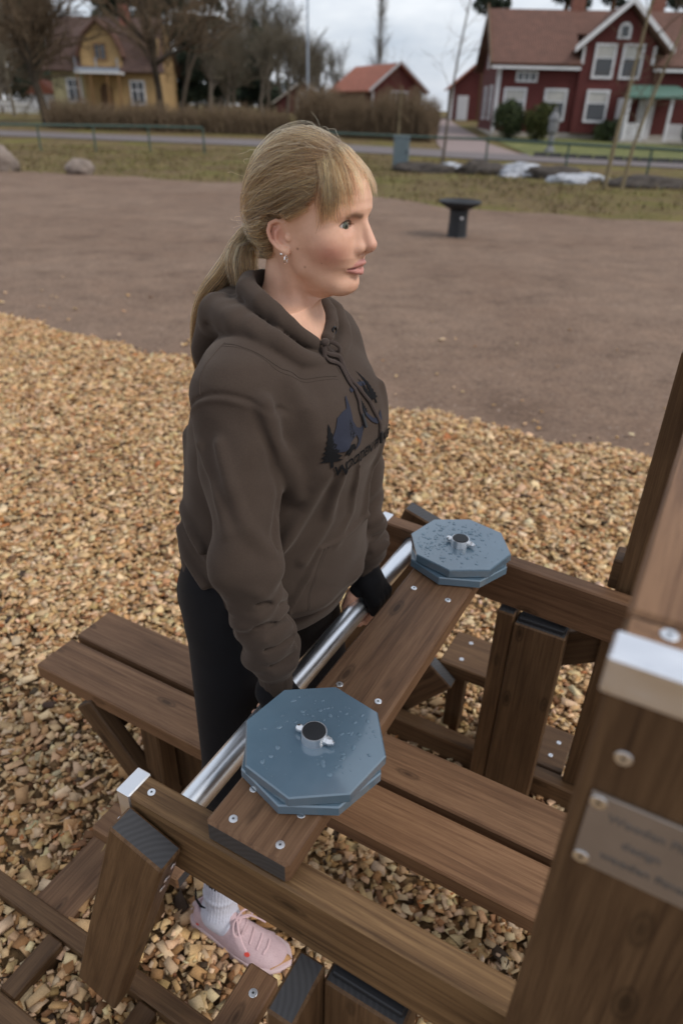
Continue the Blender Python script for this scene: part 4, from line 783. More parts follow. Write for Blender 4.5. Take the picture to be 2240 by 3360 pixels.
# posts carrying the lever pivot, top beam with steel cap, name plate
pN = W('post', .461, .61, -.078, -.020, -.01, 1.432, 'z', FRAME, 'wood'); pF = W('post', .415, .56, .985, 1.03, .10, 1.36, 'z', FRAME, 'wood')
W('top_beam', .461, .61, -.016, 1.03, 1.335, 1.432, 'b', FRAME, 'wood_lit'); W('pivot_block', .395, .50, .990, 1.06, .78, .862, 'a', FRAME)
pN.data.materials[1] = M['wood_lit']
tcap = link('end_cap', MB().box(.458, .613, -.081-B0, -.048-B0, 1.402, 1.4355).mesh('end_cap', bev=.002), M['cap'], pN); tcap.matrix_local = Matrix.LocRotScale(pN.location, pN.rotation_euler, None).inverted()
screw(pN, (.492, -.033, 1.4325)); screw(pN, (.487, -.0785, 1.348), (0, -1, 0))
M['brass'] = plain('dull_metal_plate', (.30, .25, .21), .42, .55, .1, 20)
nm = link('name_plate', MB().box(.474, .60, -.0815-B0, -.0785-B0, 1.222, 1.306).mesh('name_plate', bev=.0008), M['brass'], pN); nm.matrix_local = Matrix.LocRotScale(pN.location, pN.rotation_euler, None).inverted(); nm['label'] = 'dull metal name plate with three lines of dark lettering'
for zz in (1.298, 1.230): screw(pN, (.4805, -.0818, zz), (0, -1, 0))
def flat_text(txt, size, mat, name='lettering', align='LEFT', bold=0.0):
    cu = bpy.data.curves.new(name, 'FONT'); cu.body = txt; cu.size = size; cu.align_x = align; cu.extrude = .0004; cu.offset = bold; cu.resolution_u = 3
    ob = bpy.data.objects.new(name, cu); COL.objects.link(ob); bpy.context.view_layer.update()
    me = bpy.data.meshes.new_from_object(ob.evaluated_get(bpy.context.evaluated_depsgraph_get())); bpy.data.objects.remove(ob); bpy.data.curves.remove(cu); return me
M['ink'] = plain('engraved_dark', (.13, .11, .095), .6)
for txt, a, z in (('Wooden Fitness', .490, 1.282), ('design', .505, 1.259), ('wooden fitness', .493, 1.238)):
    me = flat_text(txt, .0115, M['ink'], bold=.0003); tx = link('lettering', me, M['ink'], pN)
    tx.matrix_local = Matrix.LocRotScale(pN.location, pN.rotation_euler, None).inverted() @ Matrix.Translation((a, -.0818-B0, z)) @ Matrix.Rotation(pi/2, 4, 'X')
# ------------------------------------------------------------------ implicit surfaces: the person's body and clothes are grown from smooth distance fields
def smin(a, b, k): h = np.clip(.5+.5*(b-a)/k, 0, 1); return b*(1-h)+a*h-k*h*(1-h)
def smax(a, b, k): return -smin(-a, -b, k)
def A3(v): return np.asarray(v, np.float32)
def cone(P, a, b, r1, r2):
    a, b = A3(a), A3(b); ab = b-a; t = np.clip(((P-a)@ab)/float(ab@ab), 0, 1); d = P-a-t[:, None]*ab
    return np.sqrt((d*d).sum(1)) - (r1+(r2-r1)*t)
def ell(P, c, r, R=None):
    q = P-A3(c)
    if R is not None: q = q@R
    r = A3(r); k0 = np.sqrt(((q/r)**2).sum(1)); k1 = np.sqrt(((q/(r*r))**2).sum(1))+1e-9
    return k0*(k0-1)/k1
def chain(P, pts, rad):
    d = None
    for i in range(len(pts)-1):
        e = cone(P, pts[i], pts[i+1], rad[i], rad[i+1]); d = e if d is None else np.minimum(d, e)
    return d
def loft(P, zs, cx, dx, wy, n=2.2, cy=None, dxb=None):
    """stack of superellipses along z; dx front half depth, dxb back half depth"""
    z = P[:, 2]; c = np.interp(z, zs, cx); e = np.interp(z, zs, dx); w = np.interp(z, zs, wy); y0 = 0 if cy is None else np.interp(z, zs, cy)
    dd = P[:, 0]-c
    if dxb is not None: e = np.where(dd > 0, e, np.interp(z, zs, dxb))
    nn = np.interp(z, zs, n) if hasattr(n, '__len__') else n
    q = (np.abs(dd/e)**nn+np.abs((P[:, 1]-y0)/w)**nn)**(1/nn)
    d = (q-1)*np.minimum(e, w)*.9
    return np.maximum(d, np.maximum(zs[0]-z, z-zs[-1]))
def axis_steps(lo, hi, coarse, zones):
    """grid lines from lo to hi; zones [(a,b,step)] are finer"""
    out = [lo]; x = lo
    while x < hi:
        s = coarse
        for a, b, st in zones:
            if a <= x < b: s = min(s, st)
            elif x < a < x+s: s = min(s, max(a-x, st))
        x += s; out.append(x)
    return np.array(out, np.float32)
def nets(f, X, Y, Z, BS=4, slack=1.0, chunk=400000):
    """surface nets on a rectilinear grid, evaluated only in blocks near the surface"""
    n = [(len(a)-1)//BS*BS for a in (X, Y, Z)]; nb = [k//BS for k in n]
    cxs = [np.array([(a[i*BS]+a[i*BS+BS])/2 for i in range(m)], np.float32) for a, m in zip((X, Y, Z), nb)]
    hs = [np.array([(a[i*BS+BS]-a[i*BS])/2 for i in range(m)], np.float32) for a, m in zip((X, Y, Z), nb)]
    # coarse pass over super blocks
    G = np.stack(np.meshgrid(*[np.arange(m) for m in nb], indexing='ij'), -1).reshape(-1, 3)
    S = 4; sb = G//S; key = (sb[:, 0]*10007+sb[:, 1])*10007+sb[:, 2]; uk, inv = np.unique(key, return_inverse=True)
    cen = np.stack([cxs[k][G[:, k]] for k in range(3)], 1); half = np.stack([hs[k][G[:, k]] for k in range(3)], 1)
    lo = np.full((len(uk), 3), 1e9, np.float32); hi = -lo
    for k in range(3): np.minimum.at(lo[:, k], inv, cen[:, k]-half[:, k]); np.maximum.at(hi[:, k], inv, cen[:, k]+half[:, k])
    dd = f((lo+hi)/2); act = np.abs(dd) < np.linalg.norm(hi-lo, axis=1)/2*1.35*slack+.004
    m = act[inv]; G = G[m]; cen = cen[m]; half = half[m]
    dd = np.concatenate([f(cen[i:i+chunk]) for i in range(0, len(cen), chunk)]) if len(cen) else np.zeros(0)
    m = np.abs(dd) < np.linalg.norm(half, axis=1)*1.35*slack+.002; G = G[m]
    o = np.stack(np.meshgrid(*[np.arange(BS+1)]*3, indexing='ij'), -1).reshape(-1, 3)
    I = (G*BS)[:, None, :]+o[None]
    nx, ny, nz = n[0]+1, n[1]+1, n[2]+1; gid = (I[..., 0].astype(np.int64)*ny+I[..., 1])*nz+I[..., 2]
    u, inv = np.unique(gid.ravel(), return_inverse=True)
    P = np.stack([X[u//(ny*nz)], Y[(u//nz) % ny], Z[u % nz]], 1)
    val = np.concatenate([f(P[i:i+chunk]) for i in range(0, len(P), chunk)]).astype(np.float32)
    D = val[inv].reshape(len(G), BS+1, BS+1, BS+1)
    C = np.stack([D[:, i:i+BS, j:j+BS, k:k+BS] for i in (0, 1) for j in (0, 1) for k in (0, 1)], -1).reshape(-1, 8)
    ci = ((G*BS)[:, None, :]+np.stack(np.meshgrid(*[np.arange(BS)]*3, indexing='ij'), -1).reshape(-1, 3)[None]).reshape(-1, 3)
    neg = C < 0; a = neg.any(1) & ~neg.all(1); C = C[a]; ci = ci[a]
    corner = np.array([(i, j, k) for i in (0, 1) for j in (0, 1) for k in (0, 1)], np.float32)
    acc = np.zeros((len(C), 3), np.float32); cnt = np.zeros(len(C), np.float32)
    for p in range(8):
        for q_ in range(p+1, 8):
            if bin(p ^ q_).count('1') == 1:
                x = (C[:, p] < 0) != (C[:, q_] < 0); t = C[:, p]/(C[:, p]-C[:, q_]+1e-20)
                pt = corner[p]+t[:, None]*(corner[q_]-corner[p]); acc[x] += pt[x]; cnt[x] += 1
    loc = acc/cnt[:, None]; V = np.stack([ax[ci[:, k]]+(ax[ci[:, k]+1]-ax[ci[:, k]])*loc[:, k] for k, ax in enumerate((X, Y, Z))], 1)
    cid = (ci[:, 0].astype(np.int64)*ny+ci[:, 1])*nz+ci[:, 2]; srt = np.argsort(cid); cs = cid[srt]
    st = (ny*nz, nz, 1); F = []
    for ax, (e, b, c) in enumerate(((4, 1, 2), (2, 2, 0), (1, 0, 1))):
        x = (C[:, 0] < 0) != (C[:, e] < 0); x &= (ci[:, b] > 0) & (ci[:, c] > 0)
        base = cid[x]; quad = np.stack([base, base-st[b], base-st[b]-st[c], base-st[c]], 1)
        pos = np.searchsorted(cs, quad); pos = np.clip(pos, 0, len(cs)-1); ok = (cs[pos] == quad).all(1); Q = srt[pos]
        flip = C[x, 0] < 0; Q = np.where(flip[:, None], Q, Q[:, ::-1])
        F.append(Q[ok])
    return V, np.concatenate(F).astype(np.int32)
def project(f, P, n=6):
    """pull points onto the surface of f"""
    P = np.array(P, np.float32); e = .0006
    for _ in range(n):
        d = f(P); g = np.stack([f(P+np.eye(3, dtype=np.float32)[k]*e)-f(P-np.eye(3, dtype=np.float32)[k]*e) for k in range(3)], 1)/(2*e)
        g /= np.maximum(np.linalg.norm(g, axis=1), 1e-6)[:, None]; P = P-g*d[:, None]*.9
    return P, g

# ------------------------------------------------------------------ person: x forward, y to her left, z up, origin under the seat between her feet
HEAD0 = np.array((-.137, .040, 1.586), np.float32); HYAW, HPITCH, HS = radians(1), radians(-3.5), .905
_cy, _sy, _cp, _sp = cos(HYAW), sin(HYAW), cos(HPITCH), sin(HPITCH)
HR = np.array(((_cy*_cp, -_sy, _cy*_sp), (_sy*_cp, _cy, _sy*_sp), (-_sp, 0, _cp)), np.float32)   # head local -> person
def to_head(P): return (P-HEAD0)@HR/HS
def from_head(Q): return np.asarray(Q, np.float32)*HS@HR.T+HEAD0
EYE_C, EYE_R = np.array((.0735, .0342, .0115), np.float32), .0152
FZ = [-.112, -.104, -.097, -.088, -.076, -.066, -.055, -.04, -.02, 0, .02, .035, .05, .07, .09, .108, .122]
FXF = [.032, .054, .067, .0745, .0790, .0870, .0955, .0985, .0965, .0955, .1000, .1085, .1100, .1045, .0920, .070, .040]
FXB = [.030, .045, .055, .060, .062, .065, .066, .07, .08, .085, .09, .09, .09, .09, .085, .07, .04]
FW = [.010, .021, .029, .035, .0405, .0455, .0505, .0570, .0650, .0675, .0685, .0685, .0685, .068, .064, .050, .025]
FN = [2, 2, 2.0, 2.0, 2.05, 2.1, 2.2, 2.25, 2.25, 2.2, 2.3, 2.35, 2.3, 2.2, 2.1, 2.0, 2.0]
FC = .018
_ea = radians(-14); EAR_R = np.array(((cos(_ea), 0, sin(_ea)), (0, 1, 0), (-sin(_ea), 0, cos(_ea))), np.float32)
def head_sdf(Q):
    S = Q.copy(); S[:, 1] = np.abs(S[:, 1])                     # symmetric
    xb = np.interp(S[:, 2], FZ, FXB)
    d = loft(S, FZ, [FC]*len(FZ), [x-FC for x in FXF], FW, FN, dxb=FXB)
    d = smax(d, (-.020-S[:, 0])+np.clip(-S[:, 2]-.01, 0, .2)*-.9, .02)       # jaw line rises to the ear
    jaw = smin(cone(S, (-.004, .049, -.026), (.010, .0440, -.052), .016, .0135), cone(S, (.010, .0440, -.052), (.060, .016, -.087), .0135, .0155), .012)
    d = smin(d, jaw, .022)
    d = smin(d, ell(S, (-.001, 0, .050), (.0985, .0760, .0950)), .02)
    d = smin(d, ell(S, (-.040, 0, .016), (.058, .064, .058)), .03)
    d = smin(d, ell(S, (.056, .0445, -.010), (.024, .020, .022)), .034)      # cheekbone
    d = smin(d, cone(S, (.0970, .008, .0320), (.080, .046, .0325), .0085, .0065), .014)   # brow
    d = smin(d, ell(S, (.0660, 0, -.0865), (.0165, .018, .0150)), .018)      # chin
    d = smax(d, -ell(S, (.107, .0355, .0125), (.0205, .0205, .0118)), .010)   # orbit
    d = smax(d, -ell(S, (.101, 0, -.0770), (.010, .022, .006)), .010)        # crease under the lip
    nose = smin(cone(S, (.1000, 0, .022), (.1155, 0, -.0205), .0062, .0104), ell(S, (.0965, .0128, -.0262), (.0120, .0072, .0086)), .006)
    nose = smin(nose, cone(S, (.090, .004, .018), (.099, .0075, -.022), .0085, .0100), .008)
    nose = smin(nose, cone(S, (.114, 0, -.0280), (.099, 0, -.0345), .0048, .0052), .006)
    d = smin(d, nose, .0085)
    d = smax(d, -ell(S, (.1050, .0066, -.0345), (.0065, .0034, .0044)), .003); d = smax(d, -ell(S, (.0865, .0200, -.0285), (.0050, .0030, .0085)), .006)
    # lips
    up = chain(S, [(.0800, .0245, -.0580), (.0930, .0120, -.0525), (.1000, .0035, -.0502), (.0995, 0, -.0512)], [.0022, .0035, .0038, .0037])
    lo = chain(S, [(.0800, .0240, -.0592), (.0912, .0115, -.0640), (.0952, 0, -.0660)], [.0020, .0043, .0049])
    d = smin(d, up, .005); d = smin(d, lo, .005)
    d = smax(d, -chain(S, [(.0840, .0265, -.0586), (.0955, .0120, -.0584), (.1035, 0, -.0578)], [.0010, .0013, .0013]), .0018)
    # eyelids
    eye = EYE_C; q = S-eye; ed = np.sqrt((q*q).sum(1))
    lid = ed-(EYE_R+.0013)
    d = smin(d, lid, .0045)
    zz = q[:, 2]; yy = q[:, 1]; top = .0064*(1-np.clip((yy-.000)/.0172, -1, 1)**2)+.0008; bot = -.0047*(1-np.clip((yy-.001)/.0172, -1, 1)**2)+.0006
    opening = np.maximum(np.maximum(zz-top, bot-zz), .0*ed); opening = np.maximum(opening, np.abs(yy)-.0168); opening = np.maximum(opening, -(q[:, 0]-.0015))
    opening = np.maximum(opening, ed-(EYE_R+.010))
    d = smax(d, -opening, .0009)
    d = smax(d, -(ed-(EYE_R-.0006)), .0006)
    fold = chain(S, [(.0820, .0185, .0195), (.0900, .0265, .0240), (.0890, .0385, .0240), (.0780, .0495, .0190)], [.0008, .0012, .0012, .0008]); d = smax(d, -fold, .003)
    # neck
    neck = smin(cone(S, (-.036, 0, -.02), (-.060, 0, -.135), .0455, .0480), cone(S, (-.060, 0, -.135), (-.066, 0, -.22), .0480, .075), .02)
    neck = smin(neck, cone(S, (-.024, .048, -.035), (-.016, .016, -.165), .011, .011), .016)
    neck = smin(neck, ell(S, (-.006, 0, -.118), (.012, .010, .020)), .015)
    d = smin(d, neck, .012)
    # ear
    e = (S-A3((-.014, .0725, -.004)))@EAR_R*1.12; t = radians(20); ex = e[:, 0]*cos(t)-(e[:, 1])*sin(t)*-1*0 ; E = e.copy(); E[:, 1] = e[:, 1]+e[:, 0]*.30
    disc = ell(E, (-.003, 0, .002), (.0155, .0042, .0275))
    hel = chain(E, [(.012, .002, .010), (.011, .005, .022), (.002, .0075, .0300), (-.010, .0085, .0280), (-.0175, .0085, .016), (-.0175, .0075, .000), (-.0110, .0055, -.0150), (-.001, .004, -.0240)], [.0030, .0036, .0040, .0040, .0038, .0034, .0036, .0055])
    lobe = ell(E, (.002, .0035, -.0265), (.0078, .0040, .0080))
    anti = chain(E, [(.004, .004, .018), (-.006, .0055, .012), (-.0085, .0055, -.002), (-.002, .005, -.014)], [.0022, .0032, .0034, .0034])
    trag = ell(E, (.0115, .0045, -.004), (.0045, .0045, .0070))
    ear = smin(smin(disc, hel, .004), smin(lobe, anti, .003), .004)
    ear = smax(ear, -ell(E, (.0035, .0070, -.0015), (.0098, .0100, .0128)), .002); ear = smax(ear, -chain(E, [(.006, .0085, .0215), (-.006, .0095, .0215), (-.0125, .0090, .0110), (-.0125, .0085, -.002)], [.0026, .0030, .0022, .0016]), .0016)
    ear = smin(ear, trag, .003)
    return smin(d, ear, .004)
WR = {-1: (-.068, -.197, .868), 1: (-.086, .190, .872)}
def hand_sdf(P, s, glove=False):
    """s=+1 left hand, -1 right: pronated grip on the steel bar"""
    y0 = WR[s][1]; g = .0022 if glove else 0.0
    Q = P.copy(); Q[:, 1] = (P[:, 1]-y0)*s            # +y is away from her middle (little finger side)
    Q[:, 0] -= BARA; Q[:, 2] -= BARZ
    wr = A3(((WR[s][0]-BARA), 0, WR[s][2]-BARZ))
    d = smin(cone(Q, wr, (.004, 0, .062), .0255, .027), cone(Q, wr+A3((-.002, 0, .05)), wr, .028, .0255), .01)
    for i, yy in enumerate((-.030, -.010, .010, .029)):
        d = smin(d, cone(Q, (.004, yy*.7, .060), (.0305, yy, .0235), .0165, .0125), .014)
    tips = None
    for i, (yy, L) in enumerate(((-.030, .95), (-.010, 1.05), (.010, 1.0), (.0285, .85))):
        k = [(.0325, yy, .0245), (.0368, yy, -.0065), (.0165, yy, -.0345), (-.0140*L, yy, -.0345), (-.0325*L, yy, -.0175*L)]
        r = [.0115, .0100, .0092, .0086, .0076]
        if glove: k = k[:2]; r = r[:2]; k[1] = (.0350, yy, .002)
        c = chain(Q, k, r); tips = c if tips is None else smin(tips, c, .003)
    d = smin(d, tips, .006)
    th = [(-.006, -.018, .056), (-.020, -.040, .028), (-.026, -.049, .004), (-.020, -.049, -.022), (.004, -.044, -.0340)]
    tr = [.0170, .0145, .0128, .0118, .0095]
    if glove: th = th[:2]; tr = tr[:2]; th[1] = (-.012, -.030, .042)
    d = smin(d, chain(Q, th, tr), .008)
    if glove: d = smax(d-g, -(Q[:, 2]-np.interp(Q[:, 0]-.25*(Q[:, 1]+.02), [-.03, -.005, .015, .03], [.034, .026, -.006, -.012])), .002)
    return smax(d, -(np.sqrt(Q[:, 0]**2+Q[:, 2]**2)-.0228), .002)
ARM = {-1: [(-.160, -.150, 1.375), (-.100, -.232, 1.115), WR[-1]], 1: [(-.175, .140, 1.362), (-.128, .200, 1.100), WR[1]]}
LEG = {-1: [(-.235, -.095, .94), (-.190, -.195, .50), (-.212, -.262, .085)], 1: [(-.235, .095, .94), (-.190, .195, .50), (-.212, .262, .085)]}
TZ = [.86, .95, 1.02, 1.10, 1.20, 1.28, 1.36, 1.42, 1.47]
def body_sdf(P):
    d = loft(P, TZ, [-.235, -.235, -.225, -.215, -.20, -.19, -.185, -.18, -.175], [.085, .10, .09, .085, .095, .11, .095, .075, .05], [.15, .165, .145, .13, .14, .15, .16, .13, .06], 2.2)
    for s in (-1, 1):
        a = ARM[s]; d = smin(d, smin(cone(P, a[0], a[1], .048, .038), cone(P, a[1], a[2], .038, .025), .015), .03)
        l = LEG[s]; d = smin(d, smin(cone(P, l[0], l[1], .085, .052), cone(P, l[1], l[2], .052, .036), .02), .03)
        d = smin(d, ell(P, (-.160, s*.262, .042), (.095, .026, .018)), .012)
    near = (P[:, 2] > 1.25); 
    if near.any():
        h = np.full(len(P), 9.0, np.float32); h[near] = head_sdf(to_head(P[near]))*HS; d = smin(d, h, .03)
    for s in (-1, 1):
        nearh = (P[:, 2] < .98) & (P[:, 2] > .65) & (np.abs(P[:, 1]-WR[s][1]) < .11) & (P[:, 0] > -.22)
        if nearh.any():
            h = np.full(len(P), 9.0, np.float32); h[nearh] = hand_sdf(P[nearh], s); d = smin(d, h, .012)
    return d
PERSON = empty('person', base, TH)
setp(PERSON, 'person with a blonde ponytail in a dark brown hoodie and black leggings gripping the bar', 'person')
_hx = (HEAD0[0]-.135, HEAD0[0]+.15); _hy = (HEAD0[1]-.10, HEAD0[1]+.12)
gx = axis_steps(-.42, .06, .006, [(_hx[0], _hx[1], .0015)]); gy = axis_steps(-.36, .36, .006, [(_hy[0], _hy[1], .0015), (-.27, -.13, .0026), (.12, .26, .0026)])
gz = axis_steps(-.005, 1.75, .008, [(1.46, 1.75, .0015), (.70, .88, .0026)])
import time as _t; _t0 = _t.time()
bV, bF = nets(body_sdf, gx, gy, gz)
# skin tint: complexion, cheeks, lips, brows, lash line, ear redness, moles
def skin_tint(V):
    N = len(V); c = np.tile(A3((.65, .388, .270)), (N, 1)); Q = to_head(V); S = Q.copy(); S[:, 1] = np.abs(S[:, 1])
    def blend(mask, col): c[:] = c*(1-mask[:, None])+A3(col)*mask[:, None]
    g = lambda p, r: np.exp(-(((S-A3(p))/A3(r))**2).sum(1))
    blend(.75*g((.066, .050, -.028), (.026, .03, .020)), (.58, .235, .18)); blend(.45*g((.121, 0, -.020), (.012, .014, .014)), (.58, .28, .22))
    blend(.30*g((.03, .06, -.03), (.03, .03, .04)), (.54, .29, .21)); blend(.35*g((.095, .034, .004), (.012, .016, .008)), (.48, .25, .22)); blend(.25*g((.085, 0, -.09), (.02, .02, .012)), (.56, .29, .22))
    blend(.5*g((.095, .034, .022), (.014, .02, .006)), (.46, .25, .19))
    up = chain(S, [(.0800, .0245, -.0580), (.0930, .0120, -.0525), (.1000, .0035, -.0502), (.0995, 0, -.0512)], [.0030, .0050, .0052, .0052]); lo = chain(S, [(.0800, .0240, -.0592), (.0912, .0115, -.0640), (.0952, 0, -.0660)], [.0028, .0058, .0066])
    blend(np.clip(1.2-np.minimum(up, lo)/.0018, 0, 1)*(S[:, 0] > .07)*.80, (.46, .185, .168))
    blend(np.clip(1-chain(S, [(.0815, .0262, -.0586), (.0965, .0120, -.0584), (.1040, 0, -.0578)], [.0012, .0013, .0013])/.0012, 0, 1)*.8, (.16, .045, .045))
    br = chain(S, [(.1030, .0140, .0260), (.0980, .0270, .0298), (.0890, .0400, .0300), (.0740, .0520, .0240)], [.0028, .0034, .0030, .0012]); blend(np.clip(1.2-np.maximum(br, 0)/.0038, 0, 1)*(S[:, 0] > .07)*.70, (.13, .080, .048))
    q = S-EYE_C; ed = np.sqrt((q*q).sum(1)); yy = q[:, 1]; top = .0064*(1-np.clip(yy/.0172, -1, 1)**2)+.0008; bot = -.0047*(1-np.clip((yy-.001)/.0172, -1, 1)**2)+.0006
    inlid = (ed < EYE_R+.0062)*(q[:, 0] > -.002)*(np.abs(yy) < .0190)
    blend(np.clip(1.2-np.abs(q[:, 2]-top-.0006)/.0020, 0, 1)*inlid*.92, (.030, .020, .016)); blend(np.clip(1-np.abs(q[:, 2]-bot)/.0011, 0, 1)*inlid*.6, (.12, .06, .05))
    blend(.7*np.exp(-(((S-A3((-.024, .078, .004)))/A3((.014, .02, .024)))**2).sum(1)), (.56, .235, .175))
    for p, r in (((.012, .068, -.022), .0013), ((-.02, .05, -.09), .0013), ((.02, .06, -.052), .0012), ((.05, .055, -.045), .0009)):
        if True: m = np.exp(-((Q-A3((p[0], -p[1], p[2])))**2).sum(1)/(r*1.35)**2); blend(np.clip(m*1.2, 0, .8), (.20, .085, .05))
    # finger tips and thumbs
    hz = V[:, 2] < 1.0; c[hz] = c[hz]*.5+A3((.56, .31, .235))*.5
    return np.clip(c, 0, 1)
def skin_mat():
    t = NT('skin'); v = t.coord('Object'); n = t.noise(v, 900, 3, .6); m = t.noise(v, 45, 4, .6)
    fk = t.noise(v, 260, 2, .5); c_ = t.mix(.5, t.attr(), t.ramp(m, [(.3, (.86, .79, .76)), (.7, (1.08, 1.06, 1.05))]), 'MULTIPLY'); t.col(t.mix(.5, c_, t.ramp(fk, [(.26, (.93, .90, .88)), (.42, (1, 1, 1)), (.7, (1.03, 1.02, 1.02))]), 'MULTIPLY'))
    t.set(Roughness=.50); t.b.inputs['Specular IOR Level'].default_value = .4
    t.b.inputs['Subsurface Weight'].default_value = .12; t.b.inputs['Subsurface Radius'].default_value = (.008, .003, .0015); t.b.inputs['Subsurface Scale'].default_value = 1.0
    t.bump(t.math('ADD', n, t.math('MULTIPLY', fk, 1.5)), .16, .0006); return t.m
M['skin'] = skin_mat()
link('body', npmesh('body', bV, bF, True, skin_tint(bV)), M['skin'], PERSON)
print('body', len(bV), round(_t.time()-_t0, 1))
# eyes
def eye_mat():
    t = NT('eyeball'); v = t.coord('Object'); sx = t.new('ShaderNodeSeparateXYZ'); t.l.new(v, sx.inputs[0])
    r = t.math('SQRT', t.math('ADD', t.math('POWER', sx.outputs['Y'], 2.0), t.math('POWER', sx.outputs['Z'], 2.0))); r = t.math('DIVIDE', r, .0152)
    t.col(t.ramp(r, [(0, (.008, .008, .01)), (.15, (.008, .008, .01)), (.18, (.065, .065, .040)), (.36, (.085, .100, .072)), (.43, (.02, .022, .02)), (.49, (.50, .45, .42)), (1, (.42, .30, .26))])); t.set(Roughness=.10); t.b.inputs['Specular IOR Level'].default_value = .4; return t.m
M['eye'] = eye_mat()
for s in (-1, 1):
    bm = bmesh.new(); bmesh.ops.create_uvsphere(bm, u_segments=32, v_segments=20, radius=EYE_R)
    o = link('eye', bmmesh('eye', bm, True), M['eye'], PERSON)
    o.matrix_local = Matrix.Translation(Vector(from_head(EYE_C*A3((1, s, 1))))) @ Matrix(HR.tolist()).to_4x4() @ Matrix.Rotation(radians(-12), 4, 'Z')
    # upper lashes
    m = MB()
    ln = []
    for k in range(19):
        y = -.0160+.0325*k/18; z = .0064*(1-(y/.0172)**2)+.0008; x = math.sqrt(max(1e-8, (EYE_R+.0010)**2-y*y-z*z)); ln.append(from_head((EYE_C+A3((x, y, z+.0002)))*A3((1, s, 1))))
    m.tube(ln, [.0004]+[.0007+.0005*sin(pi*k/16) for k in range(17)]+[.0004], 6, False)
    for k in range(16):
        y = -.0135+.0285*k/15; z = .0064*(1-(y/.0172)**2)+.0008; x = math.sqrt(max(1e-8, (EYE_R+.0014)**2-y*y-z*z)); p = A3((x, y, z)); d = A3((.0058, y*.28, .0022+.001*(k % 2)))
        pts = [from_head((EYE_C+A3((p+d*t_+A3((0, 0, .0016*t_*t_)))))*A3((1, s, 1))) for t_ in (0, .5, 1)]
        m.tube(pts, [.00034, .00028, .0001], 4, False)
    m.build('eyelashes', M['rubber'], PERSON, kind='stuff')
# ------------------------------------------------------------------ clothes
CYO = .015       # torso centre line
HZ = [.868, .885, .925, .96, 1.02, 1.10, 1.20, 1.28, 1.35, 1.40, 1.422, 1.436, 1.446]
HCX = [-.210, -.210, -.208, -.205, -.205, -.200, -.188, -.176, -.172, -.172, -.172, -.170, -.168]
HDX = [.128, .150, .160, .168, .170, .168, .164, .156, .130, .088, .060, .042, .030]
HWY = [.150, .170, .180, .190, .192, .184, .182, .186, .188, .176, .148, .105, .070]
SL = {-1: [(-.158, -.147, 1.362), (-.098, -.230, 1.115), (-.070, -.199, .915)], 1: [(-.178, .150, 1.362), (-.128, .205, 1.105), (-.088, .191, .915)]}
def seg_coord(P, a, b):
    a, b = A3(a), A3(b); ab = b-a; L = float(np.sqrt(ab@ab)); t = ((P-a)@ab)/(L*L); q = P-a-t[:, None]*ab; return t, L, q
def ridge(P, pts, wid, amp):
    """cloth fold: a rounded swelling along a line"""
    q_ = A3(pts); m = ((P > q_.min(0)-2.6*wid) & (P < q_.max(0)+2.6*wid)).all(1); out = np.zeros(len(P), np.float32)
    if m.any(): d = chain(P[m], pts, [0]*len(pts)); out[m] = amp*np.exp(-(d/wid)**2)
    return out
